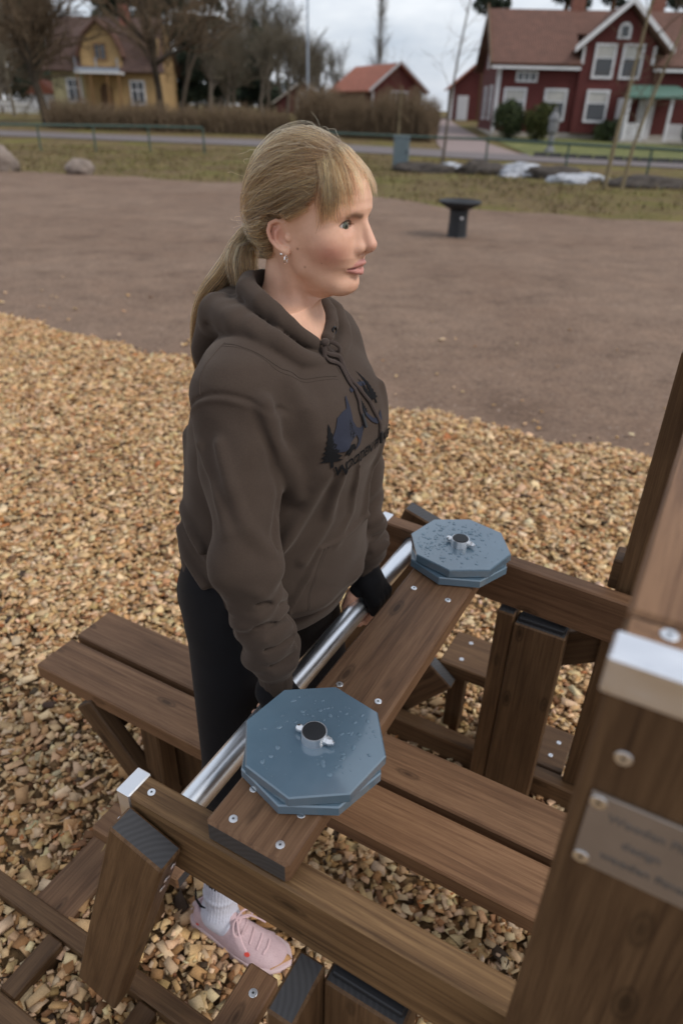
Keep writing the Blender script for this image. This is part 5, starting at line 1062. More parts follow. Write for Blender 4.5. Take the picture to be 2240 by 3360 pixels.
FOLDS = [ # (line, width, height): soft drapes and creases of the cloth, negative heights are creases
    ([(-.033, -.092, 1.237), (-.062, -.105, 1.166), (-.085, -.150, 1.090)], .013, .010), ([(-.007, -.067, 1.24), (-.045, -.059, 1.133), (-.065, -.105, 1.066)], .012, .009), ([(.001, -.013, 1.233), (-.033, .005, 1.119), (-.040, -.038, 1.075)], .010, .007),
    ([(-.087, -.172, 1.374), (-.075, -.165, 1.312), (-.066, -.141, 1.258), (-.068, -.118, 1.205)], .016, .012), ([(-.083, -.104, 1.393), (-.051, -.100, 1.335), (-.039, -.101, 1.304)], .020, .005), ([(-.006, -.064, 1.278), (-.028, -.089, 1.248), (-.045, -.105, 1.225)], .014, .005),
    ([(-.132, -.235, 1.322), (-.100, -.249, 1.266), (-.077, -.248, 1.205), (-.056, -.220, 1.154)], .014, .008), ([(-.176, -.232, 1.309), (-.130, -.259, 1.255), (-.100, -.262, 1.200)], .013, .006),
    ([(-.100, -.270, 1.120), (-.050, -.258, 1.100), (-.050, -.190, 1.046)], .010, .007), ([(-.100, -.265, 1.051), (-.055, -.255, 1.050), (-.044, -.194, 1.029)], .009, .008), ([(-.100, -.247, .985), (-.050, -.247, .998), (-.036, -.199, .999)], .010, .008), ([(-.100, -.235, .945), (-.050, -.243, .950), (-.028, -.195, .950)], .009, .007), ([(-.095, -.225, .915), (-.044, -.235, .915), (-.020, -.208, .925)], .008, .006),
    ([(-.304, -.131, 1.112), (-.265, -.168, 1.100), (-.225, -.190, 1.075)], .012, .013), ([(-.320, -.135, 1.062), (-.280, -.168, 1.035), (-.225, -.192, 1.000)], .010, .012), ([(-.330, -.120, 1.020), (-.285, -.165, .985), (-.225, -.190, .962)], .009, .008), ([(-.320, -.090, 1.240), (-.345, -.060, 1.150)], .020, .008),
    ([(-.094, -.196, 1.377), (-.084, -.188, 1.341), (-.074, -.176, 1.296), (-.066, -.168, 1.239), (-.064, -.172, 1.190)], .007, -.009), ([(-.068, -.176, 1.213), (-.062, -.196, 1.177), (-.056, -.206, 1.150)], .008, -.006),
    ([(-.100, -.268, 1.085), (-.048, -.252, 1.075), (-.046, -.185, 1.035)], .007, -.007), ([(-.100, -.256, 1.018), (-.050, -.248, 1.022), (-.040, -.190, 1.012)], .006, -.008), ([(-.100, -.242, .965), (-.046, -.245, .974), (-.027, -.200, .976)], .006, -.007), ([(-.095, -.230, .930), (-.044, -.238, .932), (-.022, -.200, .938)], .005, -.006),
    ([(-.312, -.130, 1.088), (-.270, -.166, 1.066), (-.220, -.192, 1.035)], .007, -.009), ([(-.325, -.125, 1.040), (-.285, -.165, 1.010), (-.225, -.192, .980)], .006, -.007),
    ([(-.030, .110, 1.33), (-.020, .100, 1.2), (-.030, .07, 1.08)], .014, .007), ([(-.057, .165, .936), (-.036, .195, .945)], .009, .008), ([(-.060, .165, .965), (-.038, .195, .972)], .006, -.007), ([(-.070, .165, 1.000), (-.045, .200, 1.005)], .010, .007),
]
def hoodie_core(P):
    d = loft(P, HZ, HCX, HDX, HWY, [2.2, 2.2, 2.2, 2.2, 2.2, 2.15, 2.0, 1.95, 2.0, 2.1, 2.2, 2.2, 2.2], cy=[CYO-.004]*len(HZ))
    dy = P[:, 1]-CYO
    # bust
    for s in (-1, 1): d = smin(d, ell(P, (-.098, CYO+s*.060, 1.268), (.078, .070, .082)), .06)
    d = smin(d, ell(P, (-.178, CYO-.090, 1.408), (.060, .070, .042)), .04); d = smin(d, ell(P, (-.178, CYO+.090, 1.408), (.060, .070, .042)), .04)
    # ribbed hem pulled in
    hz = P[:, 2]; d = d+.006*np.exp(-((hz-.922)/.008)**2)-.010*np.exp(-((hz-.958)/.020)**2)*(.6+.4*np.sin(np.arctan2(dy, P[:, 0]+.2)*9))
    return d
def sleeve(P, s):
    a, b, c = SL[s]
    t1, L1, q1 = seg_coord(P, a, b); t2, L2, q2 = seg_coord(P, b, c)
    up = cone(P, a, b, .0690, .0515); fo = cone(P, b, c, .0515, .0470)
    ang2 = np.arctan2(q2[:, 1], q2[:, 0]); ang1 = np.arctan2(q1[:, 1], q1[:, 0])
    w2 = np.clip((t2+.1)*1.6, 0, 1)*np.clip((1.10-t2)*8, 0, 1)
    fo = fo-w2*(.0048*np.sin(t2*L2*128+3.0*np.sin(ang2+.6)+s)*(.55+.45*np.sin(ang2*2+t2*9))+.0034*np.sin(t2*L2*71+3.4*np.sin(ang2+2)+1))-.005*np.exp(-((t2-.95)/.07)**2)-.006*np.exp(-((t2-.06)/.10)**2)*np.cos(ang2-.4)
    w1 = np.clip((t1-.15)*1.4, 0, 1)
    up = up-.0048*w1*np.sin(t1*L1*48+3.2*np.sin(ang1+.5)+s*1.3)-.0062*np.cos(ang1*3+t1*4.5+.8)*np.clip(t1*1.8, 0, 1)
    d = smin(up, fo, .025)
    # blouse over the cuff, then the cuff
    w_ = A3(c); cu = cone(P, w_+A3((.0, 0, .012)), A3(WR[s])+A3((0, 0, -.022)), .0345, .0315)
    ca = np.arctan2(P[:, 1]-w_[1], P[:, 0]-w_[0]); cu = cu-.0006*np.sin(ca*46)
    cu = np.maximum(cu, (WR[s][2]-.028)-P[:, 2])
    return smin(d, cu, .006)
# hood lying round the neck: a rolled rim and the bunched bag behind
RIM = [(-.104, -.006, 1.420), (-.110, -.036, 1.440), (-.130, -.058, 1.466), (-.165, -.066, 1.490), (-.203, -.048, 1.502), (-.224, -.008, 1.503), (-.226, .036, 1.500), (-.204, .078, 1.488), (-.165, .096, 1.468), (-.131, .088, 1.448), (-.110, .062, 1.434), (-.100, .030, 1.421)]
RIMR = [.0115, .0135, .0155, .0170, .0180, .0180, .0180, .0170, .0160, .0150, .0130, .0115]
def hood(P):
    d = chain(P, RIM, RIMR)
    low = [(x+(x+.168)*.20, CYO+(y-CYO)*1.34, z-.030) for x, y, z in RIM]; d = smin(d, chain(P, low, [.0150, .0165, .018, .018, .018, .018, .018, .018, .018, .018, .0165, .0150]), .007)
    # the bag of the hood folded over the back and sides
    bag = ell(P, (-.258, CYO, 1.448), (.052, .104, .044)); bag = smin(bag, ell(P, (-.288, CYO-.005, 1.395), (.036, .095, .060)), .03)
    for s in (-1, 1): bag = smin(bag, chain(P, [(-.250, CYO+s*.080, 1.462), (-.190, CYO+s*.106, 1.458), (-.140, CYO+s*.104, 1.438), (-.100, CYO+s*.074, 1.408)], [.030, .026, .021, .014]), .018)
    d = smin(d, bag, .005)
    d = d-ridge(P, [(-.275, -.050, 1.478), (-.205, -.100, 1.474), (-.150, -.104, 1.456)], .010, .006)+ridge(P, [(-.285, -.06, 1.452), (-.225, -.112, 1.448), (-.160, -.118, 1.432), (-.110, -.090, 1.408)], .006, .006)
    a = np.arctan2(P[:, 1]-CYO, P[:, 0]+.15); d = d-.0006*np.sin(a*23+P[:, 2]*90)*np.exp(-((P[:, 2]-1.48)/.025)**2)
    hole = smin(cone(P, (-.172, .022, 1.42), (-.158, .022, 1.60), .056, .064), cone(P, (-.150, .018, 1.405), (-.165, .022, 1.45), .034, .05), .02); return smax(d, -hole, .006)
def pocket_mask(P):
    dy = P[:, 1]-CYO; z = P[:, 2]; half = np.interp(z, [.935, .965, 1.085], [.155, .155, .095])
    side = half-np.abs(dy); return np.minimum(np.minimum(z-.938, 1.085-z), side)
def hoodie_sdf(P):
    d = hoodie_core(P)
    m = pocket_mask(P); front = np.clip((P[:, 0]+.16)/.02, 0, 1); d = d-.0045*np.clip(m/.004, 0, 1)*front-.0016*front*np.exp(-((m-.006)/.003)**2)
    for s in (-1, 1):
        sd = sleeve(P, s); t1, L1, q1 = seg_coord(P, SL[s][0], SL[s][1]); d = smin(d, sd, np.interp(t1, [.12, .45, 1.0], [.034, .012, .006]))
        sq = t1*L1-5.5*(P[:, 0]-SL[s][0][0]-.01)**2; near = np.clip(1-np.abs(sd)/.02, 0, 1)*np.clip((P[:, 1]-CYO)*s*20-2.0, 0, 1)
        d = d+near*(.0038*np.exp(-((sq+.004)/.0035)**2)-.0026*np.exp(-((sq-.0045)/.0042)**2))
    for pts, w, a in FOLDS: d = d-ridge(P, pts, w*.92, a*1.3)
    d = smin(d, hood(P), .005)
    # raglan-like yoke seam of the shoulder and soft cloth unevenness
    d = d-.0011*np.sin(P[:, 0]*61+np.sin(P[:, 2]*37)*2)*np.sin(P[:, 1]*53+P[:, 2]*41)
    hole = smin(cone(P, (-.174, .022, 1.43), (-.158, .022, 1.60), .052, .062), cone(P, (-.148, .018, 1.410), (-.165, .022, 1.45), .031, .046), .02); return smax(d, -hole, .004)
_t0 = _t.time()
hV, hF = nets(hoodie_sdf, axis_steps(-.40, .045, .0030, []), axis_steps(-.33, .32, .0030, []), axis_steps(.83, 1.56, .0030, []), slack=1.25)
def cloth_mat(name, c1, c2, fuzz=.35, sc=700):
    t = NT(name); v = t.coord('Object'); n = t.noise(v, sc, 3, .7); b = t.noise(v, 9, 4, .6)
    t.col(t.mix(.55, t.ramp(b, [(.3, c1), (.7, c2)]), t.ramp(n, [(.28, (.55, .54, .53)), (.72, (1.35, 1.33, 1.31))]), 'MULTIPLY')); t.set(Roughness=.92); t.b.inputs['Specular IOR Level'].default_value = .12
    t.b.inputs['Sheen Weight'].default_value = fuzz; t.b.inputs['Sheen Roughness'].default_value = .5; t.b.inputs['Sheen Tint'].default_value = (.75, .65, .57, 1)
    t.bump(n, .35, .0012); return t.m
M['hoodie'] = cloth_mat('brown_fleece', (.048, .034, .0265), (.060, .043, .034), .16)
HOOD = link('hoodie', npmesh('hoodie', hV, hF, True), M['hoodie'], PERSON); HOOD['label'] = 'dark brown hooded sweatshirt with dark print on the chest'
print('hoodie', len(hV), round(_t.time()-_t0, 1))
# seams and cords traced on the cloth
M['seam'] = cloth_mat('brown_stitching', (.046, .033, .026), (.056, .041, .033), .15); M['cord'] = cloth_mat('brown_cord', (.045, .033, .029), (.055, .040, .035), .2, 2500)
def trace(pts, n=60, lift=.0):
    pts = np.array(pts, np.float32); s = np.r_[0, np.cumsum(np.linalg.norm(np.diff(pts, axis=0), axis=1))]; u = np.linspace(0, s[-1], n)
    # smooth path through the points
    m = np.stack([np.interp(u, s, pts[:, k]) for k in range(3)], 1); ker = np.ones(7)/7
    if n > 14: m[3:-3] = np.stack([np.convolve(m[:, k], ker, 'valid') for k in range(3)], 1)
    P, g = project(hoodie_sdf, m); return P+g*lift, g
def seam(pts, r=.0014, n=60):
    P, g = trace(pts, n, -.0002); MB().tube(P.tolist(), r, 5).build('seam', M['seam'], HOOD, True)
seam([(-.060, -.008, 1.374), (-.085, -.078, 1.382), (-.125, -.122, 1.406), (-.180, -.136, 1.430)]); seam([(-.058, -.008, 1.368), (-.083, -.081, 1.376), (-.125, -.126, 1.400), (-.180, -.140, 1.424)], .0009)
seam([(-.182, -.134, 1.434), (-.180, -.152, 1.422), (-.174, -.178, 1.395), (-.170, -.192, 1.372)])
seam([(-.078, CYO+.002, 1.408), (-.060, CYO-.006, 1.374)], .0012, 14)
for s in (-1,):
    P_ = []
    for k in range(30):
        z = .965+(1.085-.965)*k/29; P_.append((-.03, CYO+s*float(np.interp(z, [.935, .965, 1.085], [.150, .150, .090])), z))
    seam(P_, .0010); seam([(x, y-s*.012, z) for x, y, z in P_], .0008)
seam([(-.03, CYO-.090, 1.083), (-.01, CYO, 1.083), (-.03, CYO+.090, 1.083)], .0010, 40)
M['eyelet'] = plain('dark_metal_eyelet', (.03, .03, .032), .3, .8)
def ribbon(P, g, w, th, name, mat, parent):
    """flat cord along P with face normals g"""
    m = MB(); n = len(P); P = np.asarray(P, np.float64); g = np.asarray(g, np.float64)
    for i in range(n):
        t = P[min(i+1, n-1)]-P[max(i-1, 0)]; t /= np.linalg.norm(t)+1e-9; sd = np.cross(t, g[i]); sd /= np.linalg.norm(sd)+1e-9; up = np.cross(sd, t)
        for k, (a, b) in enumerate(((-1, -.4), (-.6, .55), (-.2, 1), (.2, 1), (.6, .55), (1, -.4), (.5, -1), (-.5, -1))): m.V.append(tuple(P[i]+sd*a*w/2+up*b*th/2))
    for i in range(n-1):
        for k in range(8): a = i*8+k; b = i*8+(k+1) % 8; m.F.append((a, b, b+8, a+8))
    m.F.append(tuple(range(7, -1, -1))); m.F.append(tuple((n-1)*8+k for k in range(8))); return m.build(name, mat, parent, True)
def smooth_path(pts, n=40):
    pts = np.array(pts, np.float64); d = np.r_[0, np.cumsum(np.linalg.norm(np.diff(pts, axis=0), axis=1))]; u = np.linspace(0, d[-1], n*3)
    m = np.stack([np.interp(u, d, pts[:, k]) for k in range(3)], 1)
    for _ in range(3): m[1:-1] = (m[:-2]+m[1:-1]*2+m[2:])/4; m[3:-3] = (m[:-6]+m[1:-5]+m[2:-4]+m[3:-3]+m[4:-2]+m[5:-1]+m[6:])/7
    return m[::3]
KN = np.array(from_head((0, 0, 0)))*0+np.array((-.080, CYO-.010, 1.424))
KP, KG = project(hoodie_sdf, KN[None]); KN = KP[0]+KG[0]*.006; FWD = np.array((.95, -.25, .1))
bm = bmesh.new(); bmesh.ops.create_icosphere(bm, subdivisions=2, radius=.0075); o = link('cord_knot', bmmesh('cord_knot', bm, True), M['cord'], HOOD); o.location = KN; o.scale = (1, 1.2, .9)
for loop, nrm in (([KN, KN+A3((.006, -.010, -.016)), KN+A3((.008, -.015, -.038)), KN+A3((.006, -.010, -.052)), KN+A3((.004, -.002, -.044)), KN+A3((.003, .002, -.018)), KN], None), ([KN, KN+A3((.010, .010, .000)), KN+A3((.014, .026, -.012)), KN+A3((.010, .032, -.026)), KN+A3((.006, .022, -.024)), KN+A3((.003, .008, -.010)), KN], None)):
    p = smooth_path(loop, 26); g = np.tile(np.array((.9, -.4, .1)), (len(p), 1))+np.stack([np.zeros(len(p)), np.linspace(-.6, .6, len(p)), np.zeros(len(p))], 1); ribbon(p, g, .0075, .0022, 'cord_loop', M['cord'], HOOD)
def hang(dy0, dy1, z1, name='drawcord'):
    pts = [KN+A3((.002, 0, -.004))]+[(.02, CYO+dy0+(dy1-dy0)*t_, float(KN[2]-.01+(z1-KN[2]+.01)*t_)) for t_ in (.15, .35, .55, .75, 1)]
    P, g = trace(pts, 44, .0030); P[0] = KN
    for _ in range(4): P[1:-1] = (P[:-2]+2*P[1:-1]+P[2:])/4; g[1:-1] = (g[:-2]+2*g[1:-1]+g[2:])/4
    P = P+g*.001; ribbon(P, g, .0078, .0026, name, M['cord'], HOOD)
    e = P[-1]; d = P[-1]-P[-4]; d /= np.linalg.norm(d); MB().tube([e-d*.002, e+d*.022], .0030, 12).build('cord_tip', M['rubber'], HOOD, True)
hang(-.002, -.012, 1.325); hang(.006, .045, 1.262)
EY = project(hoodie_sdf, np.array([(-.085, CYO+.030, 1.436)]))[0][0]
tor = MB()
for k in range(20):
    a = 2*pi*k/20
    for j in range(8):
        b = 2*pi*j/8; r = .0058+.0017*cos(b); tor.V.append((.0017*sin(b), r*cos(a), r*sin(a)))
for k in range(20):
    for j in range(8): a = k*8+j; b = k*8+(j+1) % 8; c_ = ((k+1) % 20)*8+(j+1) % 8; d_ = ((k+1) % 20)*8+j; tor.F.append((a, b, c_, d_))
o = tor.build('eyelet', M['eyelet'], HOOD, True); o.location = EY
# chest print: trees, hills and lettering lie on the cloth
M['navy'] = cloth_mat('navy_print', (.023, .026, .040), (.029, .032, .048), .05, 900); M['black'] = cloth_mat('black_print', (.008, .008, .009), (.011, .011, .012), .0, 900)
CZ = 1.252     # height of the lettering base line on the chest
def on_chest(UV):
    """chest coordinates (left-right in metres from the centre line, height) -> points on the cloth"""
    UV = np.asarray(UV, np.float32); UV = UV.copy(); UV[:, 0] = -.040+(UV[:, 0]+.040)*.86; UV[:, 1] = CZ+(UV[:, 1]-CZ)*.90; th = UV[:, 0]/.155; P = np.stack([-.185+.22*np.cos(th), CYO+.21*np.sin(th), UV[:, 1]], 1)
    # march inwards
    D = np.stack([-np.cos(th), -np.sin(th), np.zeros(len(UV))], 1).astype(np.float32); t = np.zeros(len(UV), np.float32)
    for _ in range(40): t += np.clip(hoodie_sdf(P+D*t[:, None]), -.01, .02)*.8
    return P+D*t[:, None]
def print_poly(poly, mat, name='chest_print', lift=.0020, res=.0035):
    poly = [Vector((p[0], p[1], 0)) for p in poly]; bm = bmesh.new(); f = bm.faces.new([bm.verts.new(p) for p in poly]); bmesh.ops.triangulate(bm, faces=[f])
    for _ in range(7):
        le = [e for e in bm.edges if e.calc_length() > res*1.6]
        if not le: break
        bmesh.ops.subdivide_edges(bm, edges=le, cuts=1); bmesh.ops.triangulate(bm, faces=bm.faces[:])
    lay(bm, mat, name, lift)
def lay(bm, mat, name, lift):
    bm.verts.ensure_lookup_table(); uv = np.array([(v.co.x, v.co.y) for v in bm.verts], np.float32); P = on_chest(uv); th = (-.040+(uv[:, 0]+.040)*.86)/.155
    N = np.stack([np.cos(th), np.sin(th), np.zeros(len(th))], 1); P = P+N*lift
    for v, p in zip(bm.verts, P): v.co = p
    link(name, bmmesh(name, bm, True), mat, HOOD)
CZ = 1.252     # height of the lettering base line on the chest centre
def fir(x, z, w, h):
    L = []; n = 7
    for i in range(n):
        t = i/n; L.append((x-w*(1-t)*.55, z+h*(.14+.86*t))); L.append((x-w*(1-t)*.28, z+h*(.14+.86*(t+.5/n))))
    Rr = [(2*x-a, b) for a, b in L][::-1]; return [(x-.0022, z), (x-.0022, z+h*.14)]+L+[(x, z+h)]+Rr+[(x+.0022, z+h*.14), (x+.0022, z)]
print_poly([(x*1.12-.008, CZ+.010+z*.74) for x, z in [(-.080, .040), (-.078, .062), (-.070, .080), (-.064, .100), (-.050, .108), (-.037, .110), (-.031, .132), (-.027, .134), (-.026, .108), (-.030, .078), (-.022, .058), (-.010, .050), (.006, .056), (-.006, .036), (-.018, .012), (-.036, .006), (-.022, .026), (-.026, .042), (-.046, .036), (-.062, .024), (-.074, .026)]], M['navy'])
print_poly([(x*1.12-.008, CZ+.010+z*.74) for x, z in [(-.006, .139), (.010, .144), (.032, .143), (.052, .138), (.050, .130), (.030, .134), (.008, .133), (-.005, .132)]], M['navy'])
print_poly([(x*1.12-.008, CZ+.010+z*.74) for x, z in [(.012, .100), (.022, .070), (.034, .052), (.050, .050), (.062, .062), (.058, .036), (.040, .034), (.026, .048), (.016, .066)]], M['navy'])
print_poly(fir(-.100, CZ+.002, .036, .078), M['black']); print_poly(fir(-.050, CZ+.040, .022, .034), M['black']); print_poly([(x*1.12-.008, CZ+.010+z*.74) for x, z in [(-.062, .014), (-.058, .026), (-.048, .032), (-.036, .026), (-.032, .010), (-.040, .014), (-.050, .000), (-.052, .010)]], M['black'])
print_poly(fir(.008, CZ+.060, .024, .040), M['black']); print_poly(fir(.040, CZ+.075, .020, .045), M['black']); print_poly(fir(.056, CZ+.070, .024, .06), M['black'])
me = flat_text('WOODEN FITNESS', .0300, M['black'], bold=.0006, align='CENTER'); bm = bmesh.new(); bm.from_mesh(me)
top = [f for f in bm.faces if f.normal.z > .5]; bmesh.ops.delete(bm, geom=[f for f in bm.faces if f not in set(top)], context='FACES'); bmesh.ops.triangulate(bm, faces=bm.faces[:])
for _ in range(5):
    le = [e for e in bm.edges if e.calc_length() > .005]
    if not le: break
    bmesh.ops.subdivide_edges(bm, edges=le, cuts=1); bmesh.ops.triangulate(bm, faces=bm.faces[:])
for v in bm.verts: v.co = Vector((v.co.x*.86+.014, CZ-.018+v.co.y, 0))
lay(bm, M['black'], 'chest_lettering', .0028); bpy.data.meshes.remove(me)

# leggings, socks, shoes, gloves
def legs_sdf(P):
    d = None
    for s in (-1, 1):
        h, k, a = (A3(v) for v in LEG[s]); a2 = k+(a-k)*.70
        l = smin(cone(P, h, k, .098, .061), cone(P, k, a2, .061, .043), .03)
        calf = k+(a-k)*.28+A3((-.022, 0, 0)); l = smin(l, ell(P, calf, (.046, .046, .11)), .03)
        d = l if d is None else smin(d, l, .04)
    pel = loft(P, [.80, .86, .92, .98, 1.04], [-.232]*5, [.075, .112, .118, .112, .10], [.115, .165, .172, .165, .15], 2.2, cy=[.0]*5)
    d = smin(d, pel, .04)
    for s in (-1, 1): d = smin(d, ell(P, (-.305, s*.075, .90), (.062, .075, .072)), .03)
    return d+.0008*np.sin(P[:, 2]*210+P[:, 1]*60)*np.exp(-((P[:, 2]-.5)/.05)**2)
_t0 = _t.time()
lV, lF = nets(legs_sdf, axis_steps(-.42, .02, .0055, []), axis_steps(-.34, .34, .0055, []), axis_steps(.16, 1.06, .0055, []), slack=1.2)
M['legging'] = cloth_mat('black_jersey', (.0075, .0075, .009), (.010, .010, .012), .08, 900)
link('leggings', npmesh('leggings', lV, lF, True), M['legging'], PERSON)
def sock_sdf(P, s):
    k, a = A3(LEG[s][1]), A3(LEG[s][2]); t, L, q = seg_coord(P, k, a); top = k+(a-k)*.62
    d = smin(cone(P, top, a, .0440, .0375), cone(P, a, a+A3((.03, 0, -.03)), .0385, .034), .02)
    an = np.arctan2(q[:, 1], q[:, 0]); d = d-.0011*np.sin(an*34)*(t < .97)-.002*np.exp(-((t-.83)/.018)**2); return d
def shoe_sdf(P, s):
    cx = -.212; y0 = s*.262; Q = P.copy(); Q[:, 0] -= cx; Q[:, 1] = (P[:, 1]-y0)*s; z = Q[:, 2]
    w = np.interp(Q[:, 0], [-.07, -.05, 0, .06, .12, .165, .195], [.022, .034, .035, .040, .046, .038, .015]); c = np.interp(Q[:, 0], [-.07, .06, .19], [0, .003, -.006])
    h = np.interp(Q[:, 0], [-.075, -.055, -.02, .015, .06, .10, .15, .19], [.055, .088, .082, .092, .082, .064, .050, .034])
    xx = np.maximum(-(Q[:, 0]+.072), Q[:, 0]-.196)
    prof = ((np.abs((Q[:, 1]-c)/w))**2.4+(np.clip(z-.012, 0, 1)/(h-.012))**2.2)**(1/2.3)-1; d = prof*.03
    d = smax(smax(d, xx, .012), .022-z, .004)
    op = smax(ell(Q, (-.012, 0, .098), (.050, .030, .045)), .045-z, .004); d = smax(d, -op, .004)
    tongue = cone(Q, (.030, 0, .098), (.062, 0, .078), .012, .018); d = smin(d, smax(tongue, -ell(Q, (.0, 0, .10), (.034, .03, .05)), .003), .004)
    return d
def sole_sdf(P, s):
    cx = -.212; Q = P.copy(); Q[:, 0] -= cx; Q[:, 1] = (P[:, 1]-s*.262)*s
    w = np.interp(Q[:, 0], [-.085, -.06, 0, .06, .12, .17, .205], [.022, .038, .038, .041, .048, .040, .012]); c = np.interp(Q[:, 0], [-.07, .06, .19], [0, .003, -.006])
    d = np.abs(Q[:, 1]-c)-w; d = smax(d, smax(-(Q[:, 0]+.085), Q[:, 0]-.203, .01), .03); d = smax(d, smax(Q[:, 2]-np.interp(Q[:, 0], [-.085, -.05, .1, .2], [.052, .036, .030, .034]), .002-Q[:, 2]+np.interp(Q[:, 0], [.12, .2], [0, .012]), .008), .008)
    return d-.0015*np.sin(Q[:, 0]*330)*(Q[:, 2] < .012)
def knit_mat():
    t = NT('pink_knit'); v = t.coord('Object'); vo = t.new('ShaderNodeTexVoronoi'); t.l.new(v, vo.inputs['Vector']); vo.inputs['Scale'].default_value = 330; n = t.noise(v, 30, 3, .6)
    t.col(t.mix(.6, t.ramp(n, [(.3, (.49, .345, .365)), (.7, (.58, .425, .445))]), t.ramp(vo.outputs['Distance'], [(.0, (.62, .58, .60)), (.4, (1.08, 1.08, 1.08))]), 'MULTIPLY')); t.set(Roughness=.85); t.bump(vo.outputs['Distance'], .4, .001); return t.m
M['knit'] = knit_mat(); M['sole'] = plain('pale_pink_foam', (.60, .46, .47), .6, 0, .06); M['sock'] = cloth_mat('white_sock', (.56, .58, .70), (.66, .68, .78), .3, 900); M['lace'] = plain('pink_lace', (.62, .44, .46), .8); M['coral'] = plain('coral_badge', (.72, .07, .045), .45); M['tongue'] = plain('grey_lining', (.36, .32, .32), .85)
for s in (-1, 1):
    y0 = s*.262; ax = axis_steps(-.31, .0, .003, []); ay = axis_steps(y0-.06, y0+.06, .003, [])
    V, F = nets(lambda P: sock_sdf(P, s), axis_steps(-.28, -.12, .0028, []), axis_steps(y0-.075 if s > 0 else y0-.06, y0+.06 if s > 0 else y0+.075, .0028, []), axis_steps(.03, .29, .0028, [])); sk = link('sock', npmesh('sock', V, F, True), M['sock'], PERSON)
    if s < 0:
        m = MB(); m.tube([(-.258, y0-.020, .168), (-.246, y0-.034, .155), (-.228, y0-.040, .150), (-.213, y0-.041, .157)], [.0012, .0028, .0030, .0012], 6); m.build('sock_mark', M['black'], sk, True)
    V, F = nets(lambda P: shoe_sdf(P, s), ax, ay, axis_steps(.0, .125, .003, []), slack=2.2); sh = link('shoe', npmesh('shoe', V, F, True), M['knit'], PERSON, label='pale pink knitted running shoe')
    V, F = nets(lambda P: sole_sdf(P, s), axis_steps(-.31, .0, .003, []), ay, axis_steps(-.003, .06, .003, []), slack=2.2); link('sole', npmesh('sole', V, F, True), M['sole'], sh)
    f = lambda P: shoe_sdf(np.asarray(P, np.float32), s)
    for i in range(5):
        x0 = -.150+i*.021; pts = np.array([(x0-.004+.012*t_, y0+s*(-.030+.060*t_)*(1-.05*i), .10-.006*i) for t_ in np.linspace(0, 1, 12)]); P, g = project(f, pts, 8); ribbon(P+g*.0022, g, .0055, .0022, 'lace', M['lace'], sh)
    kx = A3((-.158, y0, .100))
    for sg in (-1, 1):
        p = smooth_path([kx, kx+A3((.004, sg*.018, .012)), kx+A3((.016, sg*.036, .002)), kx+A3((.026, sg*.030, -.012)), kx+A3((.014, sg*.012, .000)), kx], 18); ribbon(p, np.tile((.3, 0, 1.0), (len(p), 1)), .0048, .0020, 'lace', M['lace'], sh)
        p = smooth_path([kx, kx+A3((.018, sg*.020, .004)), kx+A3((.040, sg*.034, -.018)), kx+A3((.058, sg*.040, -.030))], 14); ribbon(p, np.tile((.3, 0, 1.0), (len(p), 1)), .0042, .0020, 'lace', M['lace'], sh)
    for px_, pz_, r_ in ((-.105, .060, .0052), (-.272, .040, .0032)):
        P, g = project(f, np.array([(px_, y0-.050, pz_)]), 10); m = MB(); n_ = g[0]; tq = np.cross(n_, (0, 0, 1)); tq /= np.linalg.norm(tq)+1e-9; bq = np.cross(n_, tq)
        m.add([tuple(P[0]+n_*.0012+(tq*cos(2*pi*k/14)*1.3+bq*sin(2*pi*k/14))*r_) for k in range(14)]+[tuple(P[0]-n_*.002+(tq*cos(2*pi*k/14)*1.3+bq*sin(2*pi*k/14))*r_) for k in range(14)], [tuple(range(14))]+[(k, k+14, (k+1) % 14+14, (k+1) % 14) for k in range(14)]); m.build('shoe_badge', M['coral'], sh)
    w_ = WR[s]
    V, F = nets(lambda P: smin(hand_sdf(P, s, True), cone(P, A3(w_)+A3((0, 0, .03)), w_, .0285, .0270), .006)-.0005, axis_steps(-.15, .0, .0024, []), axis_steps(w_[1]-.07, w_[1]+.07, .0024, []), axis_steps(.73, .92, .0024, []), slack=1.3); link('glove', npmesh('glove', V, F, True), M['legging'], PERSON, label='black fingerless glove')
# earrings on her right ear
M['silver'] = plain('polished_silver', (.86, .86, .86), .12, 1.0, .02)
def ear_pt(x, z): 
    q = np.array([(x, -.094, z)], np.float32)
    for _ in range(14): d = head_sdf(q); q[:, 1] += np.clip(d, -.004, .01)*.8
    return from_head(q[0])
p = ear_pt(-.0135, -.0300); bm = bmesh.new(); bmesh.ops.create_uvsphere(bm, u_segments=16, v_segments=10, radius=.0023); o = link('ear_stud', bmmesh('ear_stud', bm, True), M['silver'], PERSON); o.location = p+A3((0, -.0012, 0))
p = ear_pt(-.0060, -.0335); m = MB(); m.tube([tuple(p+A3((.0006*sin(k), -.001+.0045*sin(2*pi*k/18), -.0045+.0055*cos(2*pi*k/18)))) for k in range(19)], .0011, 8); m.build('ear_hoop', M['silver'], PERSON, True)
print('clothes', round(_t.time()-_t0, 1))
